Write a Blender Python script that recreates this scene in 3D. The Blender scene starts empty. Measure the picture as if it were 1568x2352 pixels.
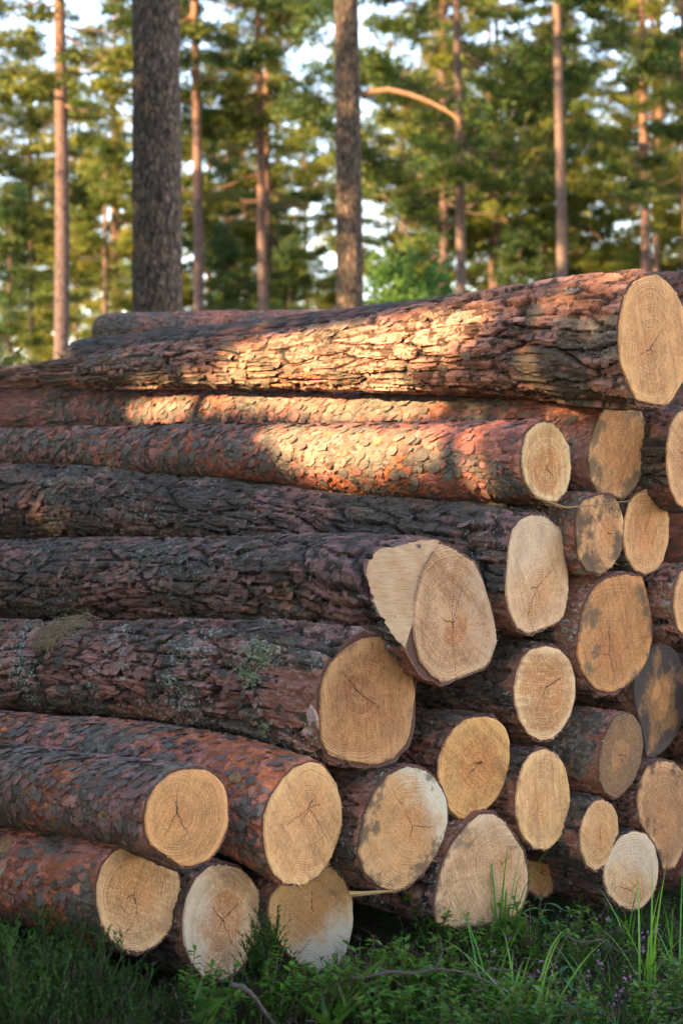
import bpy, math, random
import numpy as np
from mathutils import Vector, Matrix, noise as mnoise
R = math.radians
random.seed(7)
RNG = np.random.default_rng(11)
sc = bpy.context.scene
COL = sc.collection

# ------------------------------------------------------------------ camera
F, CX, CY, H = 4200.0, 784.0, 1060.0, 1.5
cam = bpy.data.cameras.new('camera')
cam_o = bpy.data.objects.new('camera', cam); COL.objects.link(cam_o)
cam_o.location = (0, 0, H); cam_o.rotation_euler = (R(90), 0, 0)
cam.sensor_fit = 'VERTICAL'; cam.sensor_height = 36; cam.lens = F / 2352 * 36
cam.shift_y = -(1176 - CY) / 2352
cam.clip_start = 0.1; cam.clip_end = 2000
cam.dof.use_dof = True; cam.dof.focus_distance = 5.75; cam.dof.aperture_fstop = 3.3
sc.camera = cam_o

# ------------------------------------------------------------------ sky and sun
SUN_EL = R(23)
SDIR = Vector((-0.82, -0.57, 0)).normalized() * math.cos(SUN_EL) + Vector((0, 0, math.sin(SUN_EL)))
w = bpy.data.worlds.new('World'); sc.world = w; w.use_nodes = True
nt = w.node_tree; nt.nodes.clear()
sky = nt.nodes.new('ShaderNodeTexSky'); sky.sky_type = 'NISHITA'; sky.sun_disc = False
sky.sun_elevation = SUN_EL; sky.sun_rotation = math.atan2(SDIR.x, SDIR.y)
sky.air_density = 1.0; sky.dust_density = 0.0; sky.ozone_density = 1.5
bg = nt.nodes.new('ShaderNodeBackground'); bg.inputs[1].default_value = 0.14
wo = nt.nodes.new('ShaderNodeOutputWorld')
wb = nt.nodes.new('ShaderNodeMix'); wb.data_type = 'RGBA'; wb.blend_type = 'MULTIPLY'; wb.inputs[0].default_value = 1.0
wb.inputs[7].default_value = (1.14, .95, .88, 1)      # camera balanced for open shade
nt.links.new(sky.outputs[0], wb.inputs[6]); nt.links.new(wb.outputs[2], bg.inputs[0]); nt.links.new(bg.outputs[0], wo.inputs[0])
sun = bpy.data.lights.new('sun', 'SUN'); sun.energy = 4.2; sun.angle = R(0.5); sun.color = (1.0, 0.71, 0.40)
sun_o = bpy.data.objects.new('sun', sun); COL.objects.link(sun_o)
sun_o.rotation_euler = (-SDIR).to_track_quat('-Z', 'Y').to_euler()
sc.view_settings.view_transform = 'Standard'; sc.view_settings.look = 'None'
sc.view_settings.exposure = 2.75; sc.view_settings.gamma = 1.0

# ------------------------------------------------------------------ helpers
def unproj(x, y, Y):
    return Vector(((x - CX) / F * Y, Y, H - (y - CY) / F * Y))

def tag(o, label=None, cat=None, group=None, kind=None):
    if label: o['label'] = label
    if cat: o['category'] = cat
    if group: o['group'] = group
    if kind: o['kind'] = kind
    return o

def empty(name, loc=(0, 0, 0), mat=None):
    o = bpy.data.objects.new(name, None); COL.objects.link(o)
    o.empty_display_size = 0.1
    if mat is not None: o.matrix_world = mat
    else: o.location = loc
    return o

def mesh_np(name, V, Fq, mats, parent=None, smooth=False, midx=None, attrs=None):
    """V (n,3) array, Fq (m,3|4) int array or list of such arrays"""
    me = bpy.data.meshes.new(name)
    V = np.asarray(V, np.float32)
    fl = Fq if isinstance(Fq, list) else [Fq]
    fl = [np.asarray(f, np.int32) for f in fl if len(f)]
    me.vertices.add(len(V)); me.vertices.foreach_set('co', V.ravel())
    nl = sum(f.size for f in fl); nf = sum(len(f) for f in fl)
    me.loops.add(nl); me.polygons.add(nf)
    me.loops.foreach_set('vertex_index', np.concatenate([f.ravel() for f in fl]))
    tot = np.concatenate([np.full(len(f), f.shape[1], np.int32) for f in fl])
    st = np.concatenate([[0], np.cumsum(tot)[:-1]]).astype(np.int32)
    me.polygons.foreach_set('loop_start', st)
    try: me.polygons.foreach_set('loop_total', tot)
    except Exception: pass
    if midx is not None: me.polygons.foreach_set('material_index', np.asarray(midx, np.int32))
    me.polygons.foreach_set('use_smooth', np.full(nf, bool(smooth)))
    for m in (mats if isinstance(mats, (list, tuple)) else [mats]): me.materials.append(m)
    if attrs:
        for k, a in attrs.items():
            at = me.attributes.new(k, 'FLOAT', 'POINT'); at.data.foreach_set('value', np.asarray(a, np.float32))
    me.update(calc_edges=True); me.validate()
    o = bpy.data.objects.new(name, me); COL.objects.link(o)
    if parent is not None: o.parent = parent
    return o

class MB:
    """collects tubes, strips and leaves as one mesh"""
    def __init__(s): s.v = []; s.t = []; s.q = []; s.n = 0
    def add(s, V, T=None, Q=None):
        V = np.asarray(V, float).reshape(-1, 3)
        if T is not None and len(T): s.t.append(np.asarray(T) + s.n)
        if Q is not None and len(Q): s.q.append(np.asarray(Q) + s.n)
        s.v.append(V); s.n += len(V)
    def tube(s, pts, rads, k=8, bump=0.0, cap=True):
        pts = [Vector(p) for p in pts]; n = len(pts)
        V = []
        up = Vector((0.3, 0.2, 1)).normalized(); nx = None
        for i, p in enumerate(pts):
            d = (pts[min(i + 1, n - 1)] - pts[max(i - 1, 0)]).normalized()
            if nx is None:
                nx = d.cross(Vector((0, 0, 1)) if abs(d.z) < .9 else Vector((1, 0, 0))).normalized()
            else:
                nx = (nx - d * nx.dot(d)).normalized()
            ny = d.cross(nx)
            for j in range(k):
                a = 2 * math.pi * j / k
                r = rads[i] * (1 + bump * random.uniform(-1, 1))
                V.append(p + nx * (math.cos(a) * r) + ny * (math.sin(a) * r))
        Q = [(i * k + j, i * k + (j + 1) % k, (i + 1) * k + (j + 1) % k, (i + 1) * k + j) for i in range(n - 1) for j in range(k)]
        T = []
        if cap:
            V.append(pts[0]); V.append(pts[-1]); c0 = n * k; c1 = c0 + 1
            T = [(c0, (j + 1) % k, j) for j in range(k)] + [(c1, (n - 1) * k + j, (n - 1) * k + (j + 1) % k) for j in range(k)]
        s.add(np.array([tuple(v) for v in V]), T, Q)
    def build(s, name, mat, parent=None, smooth=False):
        V = np.concatenate(s.v); fl = []
        if s.q: fl.append(np.concatenate(s.q))
        if s.t: fl.append(np.concatenate(s.t))
        return mesh_np(name, V, fl, mat, parent, smooth)

# ---- node DSL
class NT:
    def __init__(s, name, disp=False):
        s.m = bpy.data.materials.new(name); s.m.use_nodes = True
        s.t = s.m.node_tree; s.t.nodes.clear()
        s.out = s.t.nodes.new('ShaderNodeOutputMaterial')
        if disp: s.m.displacement_method = 'BOTH'
    def _in(s, sock, v):
        if v is None: return
        if hasattr(v, 'is_output'): s.t.links.new(v, sock)
        else:
            if sock.type == 'RGBA' and not isinstance(v, (int, float)) and len(v) == 3: v = (*v, 1)
            sock.default_value = v
    def math(s, op, a, b=None, c=None, clamp=False):
        n = s.t.nodes.new('ShaderNodeMath'); n.operation = op; n.use_clamp = clamp
        s._in(n.inputs[0], a); s._in(n.inputs[1], b); s._in(n.inputs[2], c); return n.outputs[0]
    def vm(s, op, a, b=None, sc_=None):
        n = s.t.nodes.new('ShaderNodeVectorMath'); n.operation = op
        s._in(n.inputs[0], a); s._in(n.inputs[1], b)
        if sc_ is not None: s._in(n.inputs['Scale'], sc_)
        return n.outputs['Value'] if op in ('DOT_PRODUCT', 'LENGTH', 'DISTANCE') else n.outputs[0]
    def coord(s, kind='Object'):
        return s.t.nodes.new('ShaderNodeTexCoord').outputs[kind]
    def rand(s):
        return s.t.nodes.new('ShaderNodeObjectInfo').outputs['Random']
    def geo(s, o): return s.t.nodes.new('ShaderNodeNewGeometry').outputs[o]
    def noise(s, v, scale, detail=3, rough=.55, out='Fac', dim='3D', dist=0):
        n = s.t.nodes.new('ShaderNodeTexNoise'); n.noise_dimensions = dim
        s._in(n.inputs['Vector'], v); n.inputs['Scale'].default_value = scale
        n.inputs['Detail'].default_value = detail; n.inputs['Roughness'].default_value = rough
        n.inputs['Distortion'].default_value = dist
        return n.outputs[out]
    def vor(s, v, scale, feature='F1', rnd=1.0):
        n = s.t.nodes.new('ShaderNodeTexVoronoi'); n.feature = feature
        s._in(n.inputs['Vector'], v); n.inputs['Scale'].default_value = scale
        n.inputs['Randomness'].default_value = rnd
        return n
    def ramp(s, v, lo, hi, a=0.0, b=1.0, smooth=True):
        n = s.t.nodes.new('ShaderNodeMapRange'); n.interpolation_type = 'SMOOTHSTEP' if smooth else 'LINEAR'
        s._in(n.inputs[0], v); s._in(n.inputs[1], lo); s._in(n.inputs[2], hi); s._in(n.inputs[3], a); s._in(n.inputs[4], b)
        return n.outputs[0]
    def mix(s, f, a, b, mode='MIX'):
        n = s.t.nodes.new('ShaderNodeMix'); n.data_type = 'RGBA'; n.blend_type = mode
        s._in(n.inputs[0], f); s._in(n.inputs[6], a); s._in(n.inputs[7], b); return n.outputs[2]
    def comb(s, x, y, z):
        n = s.t.nodes.new('ShaderNodeCombineXYZ'); s._in(n.inputs[0], x); s._in(n.inputs[1], y); s._in(n.inputs[2], z); return n.outputs[0]
    def sep(s, v):
        n = s.t.nodes.new('ShaderNodeSeparateXYZ'); s._in(n.inputs[0], v); return n.outputs
    def attr(s, name):
        n = s.t.nodes.new('ShaderNodeAttribute'); n.attribute_name = name; return n.outputs['Fac']
    def bump(s, h, dist, strength=1.0):
        n = s.t.nodes.new('ShaderNodeBump'); n.inputs['Strength'].default_value = strength
        n.inputs['Distance'].default_value = dist; s._in(n.inputs['Height'], h); return n.outputs[0]
    def bsdf(s, col, rough=.8, spec=.35, normal=None, trans=0.0, transcol=None):
        n = s.t.nodes.new('ShaderNodeBsdfPrincipled')
        s._in(n.inputs['Base Color'], col); s._in(n.inputs['Roughness'], rough)
        n.inputs['Specular IOR Level'].default_value = spec
        if normal is not None: s._in(n.inputs['Normal'], normal)
        sh = n.outputs[0]
        if trans > 0:
            t = s.t.nodes.new('ShaderNodeBsdfTranslucent'); s._in(t.inputs[0], transcol if transcol is not None else col)
            m = s.t.nodes.new('ShaderNodeMixShader'); m.inputs[0].default_value = trans
            s.t.links.new(sh, m.inputs[1]); s.t.links.new(t.outputs[0], m.inputs[2]); sh = m.outputs[0]
        s.t.links.new(sh, s.out.inputs['Surface'])
    def disp(s, h, mid=0.0):
        n = s.t.nodes.new('ShaderNodeDisplacement'); n.inputs['Scale'].default_value = 1.0; n.inputs['Midlevel'].default_value = mid
        s._in(n.inputs['Height'], h); s.t.links.new(n.outputs[0], s.out.inputs['Displacement'])

# ------------------------------------------------------------------ bark: relief and colour of its plates and scales
def vnoise(U, V, su, sv, C, seed):
    nv = max(2, int(round(C / sv))); g = np.random.default_rng(seed).random((260, nv))
    gu = U / su; gv = V / C * nv; i = np.floor(gu).astype(int); j = np.floor(gv).astype(int)
    fu = gu - i; fv = gv - j; fu = fu * fu * (3 - 2 * fu); fv = fv * fv * (3 - 2 * fv)
    A = lambda a, b: g[a % 260, b % nv]
    return (A(i, j) * (1 - fu) + A(i + 1, j) * fu) * (1 - fv) + (A(i, j + 1) * (1 - fu) + A(i + 1, j + 1) * fu) * fv
def fbm(U, V, su, sv, C, seed, oct=3):
    o = 0; a = .5; t = 0
    for k in range(oct): o = o + a * vnoise(U, V, su / 2 ** k, sv / 2 ** k, C, seed + k * 31); t += a; a *= .55
    return o / t
def voro(U, V, cu, cv, C, seed):
    nv = max(3, int(round(C / cv))); tb = np.random.default_rng(seed).random((400, nv, 5))
    gu = U / cu; gv = V / C * nv; i = np.floor(gu).astype(int); j = np.floor(gv).astype(int)
    F1 = np.full(U.shape, 9.); F2 = np.full(U.shape, 9.); best = np.zeros(U.shape + (5,))
    for di in (-1, 0, 1):
        for dj in (-1, 0, 1):
            t = tb[(i + di) % 400, (j + dj) % nv]
            dx = gu - (i + di + .12 + .76 * t[..., 0]); dy = gv - (j + dj + .12 + .76 * t[..., 1]); d = np.hypot(dx, dy)
            m = d < F1
            F2 = np.where(m, F1, np.minimum(F2, d)); F1 = np.where(m, d, F1)
            best[m] = np.stack([dx, dy, t[..., 2], t[..., 3], t[..., 4]], -1)[m]
    return F1, F2, best
def sstep(x, a, b):
    t = np.clip((x - a) / (b - a), 0, 1); return t * t * (3 - 2 * t)

KIND = {
 # plates: cell length, width, depth | scales: cell length, width, thickness, layers, cover | colours
 'butt':    dict(pl=(.42, .060, .021), fl=(.11, .036, .0022, 2, .45), base=(0.086, 0.043, 0.025), fis=(.013, .009, .007), grey=(0.146, 0.103, 0.068), pink=(0.378, 0.179, 0.123), rust=(0.298, 0.123, 0.067), pg=.2, fresh=.22, lich=.45, wav=.05),
 'plated':  dict(pl=(.32, .048, .021), fl=(.09, .030, .0026, 2, .48), base=(0.046, 0.027, 0.019), fis=(0.005, 0.004, 0.004), grey=(0.086, 0.067, 0.049), pink=(0.222, 0.114, 0.092), rust=(0.141, 0.069, 0.044), pg=.45, fresh=.12, lich=.45, wav=.06),
 'platedl': dict(pl=(.24, .048, .020), fl=(.08, .034, .003, 2, .5), base=(0.053, 0.026, 0.017), fis=(0.006, 0.004, 0.004), grey=(0.087, 0.069, 0.050), pink=(0.256, 0.122, 0.094), rust=(0.205, 0.083, 0.050), pg=.38, fresh=.20, lich=1.15, wav=.06),
 'scaly':   dict(pl=(.09, .06, .004), fl=(.046, .034, .0085, 3, .62), base=(0.214, 0.077, 0.041), fis=(0.025, 0.013, 0.010), grey=(0.141, 0.110, 0.081), pink=(0.278, 0.135, 0.107), rust=(0.373, 0.119, 0.051), pg=.52, fresh=.0, lich=.25, wav=.03),
 'red':     dict(pl=(.10, .07, .003), fl=(.05, .032, .0065, 2, .55), base=(0.343, 0.104, 0.045), fis=(0.050, 0.020, 0.011), grey=(0.152, 0.120, 0.087), pink=(0.396, 0.149, 0.104), rust=(0.441, 0.137, 0.056), pg=.30, fresh=.0, lich=.2, wav=.03),
 'pink':    dict(pl=(.07, .045, .005), fl=(.034, .024, .0045, 3, .58), base=(0.240, 0.090, 0.051), fis=(0.025, 0.015, 0.011), grey=(0.154, 0.120, 0.087), pink=(0.369, 0.154, 0.111), rust=(0.316, 0.113, 0.059), pg=.38, fresh=.06, lich=.25, wav=.03),
 'mid':     dict(pl=(.16, .035, .011), fl=(.06, .026, .003, 2, .5), base=(0.064, 0.030, 0.019), fis=(0.007, 0.004, 0.004), grey=(0.076, 0.059, 0.044), pink=(0.170, 0.080, 0.061), rust=(0.152, 0.061, 0.036), pg=.45, fresh=.03, lich=.4, wav=.04),
}
def bark_field(kind, T, PH, Rm, seed):
    """T distance along the stem, PH angle -> relief in metres and colour"""
    K = KIND[kind]; C = 2 * math.pi * Rm; S = PH / (2 * math.pi) * C
    T = T + 5.0
    wU = (fbm(T, S, .30, .10, C, seed + 1, 3) - .5); wV = (fbm(T, S, .34, .16, C, seed + 2, 3) - .5)
    U1 = T + wU * K['wav'] * 3.0; V1 = S + wV * K['wav'] * 1.3
    cu, cv, deep = K['pl']
    F1, F2, b = voro(U1, V1, cu, cv, C, seed + 3)
    e = F2 - F1 + (fbm(T, S, .012, .012, C, seed + 4, 2) - .5) * .12
    plate = sstep(e, .01, .13); dome = sstep(e, 0, .75)
    h = deep * ((plate - 1) * .8 + dome * .16 + (b[..., 2] - .5) * .5 + b[..., 1] * (b[..., 3] - .2) * .7)
    # ledges where layers of a plate have broken away, running along the stem
    lam = fbm(U1, V1 * 1.0, cu * .8, cv * .30, C, seed + 5, 4) + b[..., 4] * .3
    led = lam * 9; st = np.floor(led); fr_ = sstep(led - st, .0, .16)
    h = h + deep * .20 * (((st + fr_) * .37) % 1 * 2 - 1) * plate + deep * .12 * (st + fr_ - 6)
    if deep > .009: h = h * (1 - .42 * sstep(T - 5.0, .5, 1.7))
    # scales
    fu, fv, th_, nl, cover = K['fl']
    top = np.full(T.shape, -1e-4); sel = np.full(T.shape, -1.); sel2 = np.zeros(T.shape)
    w2 = (fbm(T, S, .03, .03, C, seed + 6, 3) - .5) * .55; w3 = (fbm(T, S, .028, .028, C, seed + 7, 3) - .5) * .55
    for k in range(nl):
        sc_ = (1.0, .72, 1.35)[k % 3]
        F1, F2, q = voro(T + w2 * fu * 1.2, S + w3 * fv * 1.6, fu * sc_, fv * sc_, C, seed + 11 + k)
        rad = cover * (.45 + .9 * q[..., 2])
        body = sstep(rad - F1, 0, .05) * sstep(F2 - F1, .0, .05)
        hh = th_ * (.25 + .55 * q[..., 3] - q[..., 1] * .75 - q[..., 0] * .35) * body
        win = (hh > top) & (body > .3)
        top = np.where(hh > top, hh, top); sel = np.where(win, q[..., 4], sel); sel2 = np.where(win, q[..., 3], sel2)
    h = h + np.maximum(top, 0)
    h = h + (fbm(T, S, .012, .008, C, seed + 8, 3) - .5) * .0028 + (fbm(T, S, .35, .3, C, seed + 9, 2) - .5) * .016
    # colour
    big = fbm(T, S, .22, .14, C, seed + 20, 3); big2 = fbm(T, S, .4, .2, C, seed + 21, 2)
    g, pk, ru, ba, fi = (np.array(K[x]) for x in ('grey', 'pink', 'rust', 'base', 'fis'))
    def mixc(a, b_, t): return a + (b_ - a) * t[..., None]
    s_ = np.where(sel < 0, b[..., 4] * .5 + .25, sel)
    score = s_ * .55 + (big - .5) * 1.9 + .25 + (np.clip((T - 5.0) - .55, -.5, 1.2) * .22 if kind in ('scaly', 'red') else 0)
    isg = sstep(score, (1 - K['pg']) * .9 - .08, (1 - K['pg']) * .9 + .08)
    flc = mixc(mixc(np.broadcast_to(pk, T.shape + (3,)), ru, sstep((big2 - .5) * 2 + sel2 * .7, .3, .6)), g, 1 - isg if False else isg)
    tv = .85 if deep < .01 else .4
    tone = 1 - tv * .5 + tv * ((sel2 * 7.3) % 1) ** 1.3
    if deep >= .01: tone = tone * (.7 + .6 * lam) * (.75 + .5 * b[..., 3])
    flc = flc * tone[..., None]
    onfl = (sel >= 0).astype(float)
    bac = mixc(np.broadcast_to(ba, T.shape + (3,)), g * .8, isg * .6) * (.75 + .5 * lam[..., None])
    col = mixc(bac, flc, onfl)
    col = mixc(col, fi, (1 - plate) * np.clip(deep / .012, .15, 1) * .92)  # dark fissure colour, deepened to paint in the shade of the cracks
    # brown bast laid bare beside the cut
    if K['fresh'] > 0:
        t0 = T - 5.0; lim = K['fresh'] * (.25 + 1.3 * fbm(T * 0 + 1, S, .1, .09, C, seed + 30, 3)) + (fbm(T, S, .05, .04, C, seed + 31, 3) - .5) * .16
        fre = sstep(lim - t0, -.004, .012) * sstep(fbm(T, S, .3, .13, C, seed + 33, 1), .42, .5)
        wl = fbm(T + wU * .1, S, .035, .009, C, seed + 32, 2); vein = sstep(.035 - np.abs(wl - .5), 0, .02)
        fc = mixc(np.broadcast_to(np.array([.26, .105, .062]), T.shape + (3,)), np.array([.40, .24, .20]), vein * .7)
        col = mixc(col, fc, fre * .9); h = h * (1 - fre * .65)
    return h, col

def bark_mat(name, lich, moss):
    m = NT(name); co = m.coord('Object')
    p0 = m.vm('ADD', co, m.vm('SCALE', m.comb(m.rand(), m.math('MULTIPLY', m.rand(), 7.3), m.math('MULTIPLY', m.rand(), 3.1)), sc_=40.0))
    a = m.t.nodes.new('ShaderNodeAttribute'); a.attribute_name = 'col'; col = a.outputs['Color']
    nf = m.noise(m.vm('MULTIPLY', p0, (.55, 1, 1)), 190, 5, .72)
    nm = m.noise(m.vm('MULTIPLY', p0, (.5, 1, 1)), 55, 4, .65)
    j = m.math('MULTIPLY', m.math('ADD', .45, m.math('MULTIPLY', nf, 1.1)), m.math('ADD', .55, m.math('MULTIPLY', nm, .9)))
    col = m.mix(1.0, col, m.comb(j, j, j), 'MULTIPLY')
    big2 = m.noise(p0, 5.5, 3, .6)
    ms = m.ramp(m.noise(m.vm('ADD', p0, (3, 9, 4)), 13, 5, .7), .60 - .08 * moss, .75)
    col = m.mix(m.math('MULTIPLY', ms, .6 * min(1, moss * 2)), col, (.05, .055, .02))
    ln = m.math('MULTIPLY', m.noise(m.vm('ADD', p0, (13, 2, 4)), 70, 4, .75), m.ramp(big2, .3, .65, .8, 1.12))
    col = m.mix(m.math('MULTIPLY', m.ramp(ln, .66 - .07 * lich, .72 - .07 * lich), min(.85, lich * 1.6)), col, (.34, .38, .31))
    edge = m.attr('edge')
    col = m.mix(m.ramp(edge, .0, .3, 1, 0), col, m.mix(m.noise(p0, 90, 3, .6), (.035, .016, .012), (.17, .065, .042)))
    hb = m.math('ADD', m.math('MULTIPLY', nf, 1.0), m.math('MULTIPLY', nm, 1.5))
    m.bsdf(col, .7, .32, m.bump(hb, .004, .9))
    return m.m
M_B = {k: bark_mat('bark_' + n, KIND[k]['lich'], ms) for k, n, ms in (('butt', 'thick_plates', .35), ('plated', 'dark_plates', .4), ('platedl', 'lichened_plates', .45), ('scaly', 'grey_scales', .25), ('red', 'red_scales', .3), ('pink', 'pink_scales', .15), ('mid', 'brown_plates', .4))}

# ------------------------------------------------------------------ cut end material
def wood_mat(name, pith=(0, 0), rad=.15, heart=.45, sap=(.50,.335,.165), hw=(.42,.235,.10), rim=(.56,.42,.25), cracks=4, seed=0,
             saw=(.6, .5), stain=0.0, stain_col=(.05,.05,.055), white=0.0, whitedir=(1, .3), heart_sharp=.03, ring=.0075, dark=1.0, hard=.7):
    rs = random.Random(seed)
    sap, hw, rim = (tuple(c * k for c, k in zip(v, (1.20, .80, .555))) for v in (sap, hw, rim))
    m = NT(name)
    co = m.coord('Object'); x, y, z = m.sep(co)
    off = (rs.uniform(-50, 50), rs.uniform(-50, 50), rs.uniform(-50, 50))
    pc = m.comb(0.0, m.math('SUBTRACT', y, pith[0]), m.math('SUBTRACT', z, pith[1]))
    pn = m.vm('ADD', pc, off)
    wr = m.vm('SUBTRACT', m.noise(pn, 7, 2, .5, 'Color'), (.5, .5, .5))
    pd = m.vm('ADD', pc, m.vm('SCALE', m.vm('MULTIPLY', wr, (0, 1, 1)), sc_=rad * .3))
    r = m.vm('LENGTH', pd)
    # ring pattern with changing ring width
    rr = m.math('ADD', m.math('MULTIPLY', r, 2 * math.pi / ring), m.math('MULTIPLY', m.noise(m.comb(m.math('MULTIPLY', r, 40), 0, off[0]), 1.0, 2), 26.0))
    rg = m.math('ADD', m.math('MULTIPLY', m.math('SINE', rr), .5), .5)
    rg = m.math('POWER', rg, 2.0)
    ramp_amp = m.noise(pn, 10, 2, .6)
    # heartwood
    hr = m.math('ADD', r, m.math('MULTIPLY', m.math('SUBTRACT', m.noise(pn, 13, 3, .6), .5), rad * .25))
    isheart = m.ramp(hr, rad * heart * (1 - heart_sharp), rad * heart * (1 + heart_sharp), 1, 0)
    col = m.mix(isheart, sap, hw)
    sapvar = m.noise(pn, 16, 5, .65)
    col = m.mix(m.ramp(sapvar, .35, .72, 0, .7), col, tuple(c * .62 for c in hw))
    tone = m.noise(m.vm('ADD', pn, (9, 9, 9)), 5, 2, .5)
    col = m.mix(m.ramp(tone, .38, .7, 0, .35), col, rim)
    col = m.mix(m.math('MULTIPLY', isheart, .95), col, tuple(c * k for c, k in zip(hw, (.92, .84, .76))))
    smg = m.noise(m.vm('ADD', pn, (rs.uniform(0, 9), 4, 2)), 8, 5, .68)
    col = m.mix(m.ramp(smg, .46, .66, 0, rs.uniform(.25, .75)), col, tuple(c * .42 for c in sap))
    smh = m.noise(m.vm('ADD', pn, (1, rs.uniform(0, 9), 2)), 6, 4, .65)
    col = m.mix(m.ramp(smh, .5, .7, 0, rs.uniform(.15, .9)), col, tuple(min(.75, c * 1.15) for c in rim))
    # radial rays
    ang = m.math('ARCTAN2', m.sep(pc)[2], m.sep(pc)[1])
    ray = m.noise(m.comb(m.math('MULTIPLY', m.math('SINE', ang), 9), m.math('MULTIPLY', m.math('COSINE', ang), 9), m.math('MULTIPLY', r, 14)), 2.2, 3, .6)
    col = m.mix(m.ramp(ray, .5, .66, 0, .6), col, tuple(c * .5 for c in hw))
    ray2 = m.noise(m.comb(m.math('MULTIPLY', m.math('SINE', ang), 30), m.math('MULTIPLY', m.math('COSINE', ang), 30), m.math('MULTIPLY', r, 9)), 1.6, 2, .6)
    col = m.mix(m.ramp(ray2, .55, .7, 0, .5), col, tuple(min(.8, c * 1.1) for c in rim))
    # rim
    wsh = m.attr('rim')
    rn = m.math('ADD', wsh, m.math('MULTIPLY', m.math('SUBTRACT', m.noise(pn, 26, 4, .7), .5), .35))
    col = m.mix(m.ramp(rn, .78, .95, 0, .8), col, tuple(min(.8, c * 1.12) for c in rim))
    gd = m.math('ADD', wsh, m.math('MULTIPLY', m.math('SUBTRACT', m.noise(m.vm('ADD', pn, (4, 4, 1)), 11, 5, .7), .5), 1.5))
    col = m.mix(m.ramp(gd, .98, 1.25, 0, rs.uniform(.3, .9)), col, (.115, .07, .04))
    # rings
    col = m.mix(m.math('MULTIPLY', rg, m.ramp(ramp_amp, .35, .62, .08, .7)), col, tuple(c * .45 for c in hw))
    # saw marks
    sa = math.atan2(saw[1], saw[0])
    su = m.math('ADD', m.math('MULTIPLY', y, math.cos(sa)), m.math('MULTIPLY', z, math.sin(sa)))
    sv = m.math('ADD', m.math('MULTIPLY', y, -math.sin(sa)), m.math('MULTIPLY', z, math.cos(sa)))
    sm = m.noise(m.comb(m.math('MULTIPLY', su, 14), m.math('MULTIPLY', sv, 150), off[1]), 1.0, 3, .6)
    sm2 = m.noise(m.comb(m.math('MULTIPLY', su, 3), m.math('MULTIPLY', sv, 34), off[2]), 1.0, 3, .6)
    col = m.mix(m.ramp(sm, .47, .75, 0, .32), col, tuple(min(1, c * 1.35) for c in rim))
    col = m.mix(m.ramp(sm2, .48, .68, 0, rs.uniform(.15, .6)), col, tuple(c * .5 for c in hw))
    # fuzz specks
    sp = m.noise(pn, 330, 2, .6)
    col = m.mix(m.ramp(sp, .56, .70, 0, .6), col, (.74, .62, .46))
    fz = m.noise(m.vm('MULTIPLY', pn, (1, 1, .35)), 150, 3, .7)
    col = m.mix(m.ramp(fz, .5, .68, 0, .38), col, tuple(min(1, c * 1.3) for c in rim))
    sp2 = m.noise(m.vm('ADD', pn, (5, 5, 5)), 210, 3, .6)
    col = m.mix(m.ramp(sp2, .62, .74, 0, .6), col, (.16, .09, .045))
    sp3 = m.vor(m.vm('ADD', pn, (2, 8, 1)), 62).outputs['Distance']
    col = m.mix(m.ramp(m.math('ADD', sp3, m.math('MULTIPLY', sp, .1)), .10, .16, .5, 0), col, (.09, .055, .035))
    if white > 0:
        wd = m.vm('DOT_PRODUCT', pc, (0, whitedir[0] / rad, whitedir[1] / rad))
        wn = m.math('ADD', wd, m.math('MULTIPLY', m.math('SUBTRACT', m.noise(pn, 12, 5, .65), .5), 1.3))
        col = m.mix(m.ramp(wn, .1, .75, 0, white), col, (.60, .50, .36))
    if stain > 0:
        sn = m.math('ADD', m.noise(m.vm('ADD', pn, (31, 7, 3)), 9, 5, .68), m.math('MULTIPLY', m.math('SUBTRACT', wsh, .6), .28))
        col = m.mix(m.ramp(sn, .64 - stain * .22, .74 - stain * .16, 0, .85), col, stain_col)
    # drying cracks from the pith
    ck = None
    a0 = rs.uniform(0, 6.28); csc = rs.uniform(.55, 1.25); cracks = cracks if rs.random() < .75 else cracks // 2
    pk = m.vm('ADD', pc, m.vm('SCALE', m.vm('SUBTRACT', m.noise(pn, 45, 3, .6, 'Color'), (.5, .5, .5)), sc_=.022))
    for i in range(cracks):
        a = a0 + i * 6.283 / max(1, cracks) + rs.uniform(-.9, .9)
        ln = csc * rad * (rs.uniform(.3, .85) if i % 2 == 0 else rs.uniform(.1, .3)); wd_ = rs.uniform(.0003, .0015)
        al = m.vm('DOT_PRODUCT', pk, (0, math.cos(a), math.sin(a)))
        ac = m.math('ABSOLUTE', m.vm('DOT_PRODUCT', pk, (0, -math.sin(a), math.cos(a))))
        wdt = m.math('MULTIPLY', m.ramp(al, 0, ln, 1, 0, False), wd_)
        k = m.math('MULTIPLY', m.ramp(ac, m.math('MULTIPLY', wdt, .4), m.math('ADD', wdt, .0009), 1, 0), m.math('GREATER_THAN', al, 0))
        k = m.math('MULTIPLY', k, m.math('LESS_THAN', al, ln))
        ck = k if ck is None else m.math('MAXIMUM', ck, k)
    if ck is not None: col = m.mix(m.math('MULTIPLY', ck, .85), col, (.035, .018, .01))
    col = m.mix(1.0, col, (dark, dark, dark), 'MULTIPLY')
    hgt = m.math('ADD', m.math('MULTIPLY', sm, .5), m.math('ADD', m.math('MULTIPLY', rg, .25), m.math('MULTIPLY', sp, .5)))
    if ck is not None: hgt = m.math('SUBTRACT', hgt, m.math('MULTIPLY', ck, 2.5))
    nrm = m.bump(hgt, .0045, min(1, hard + .15))
    m.bsdf(col, .78, .25, nrm)
    return m.m

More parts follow.
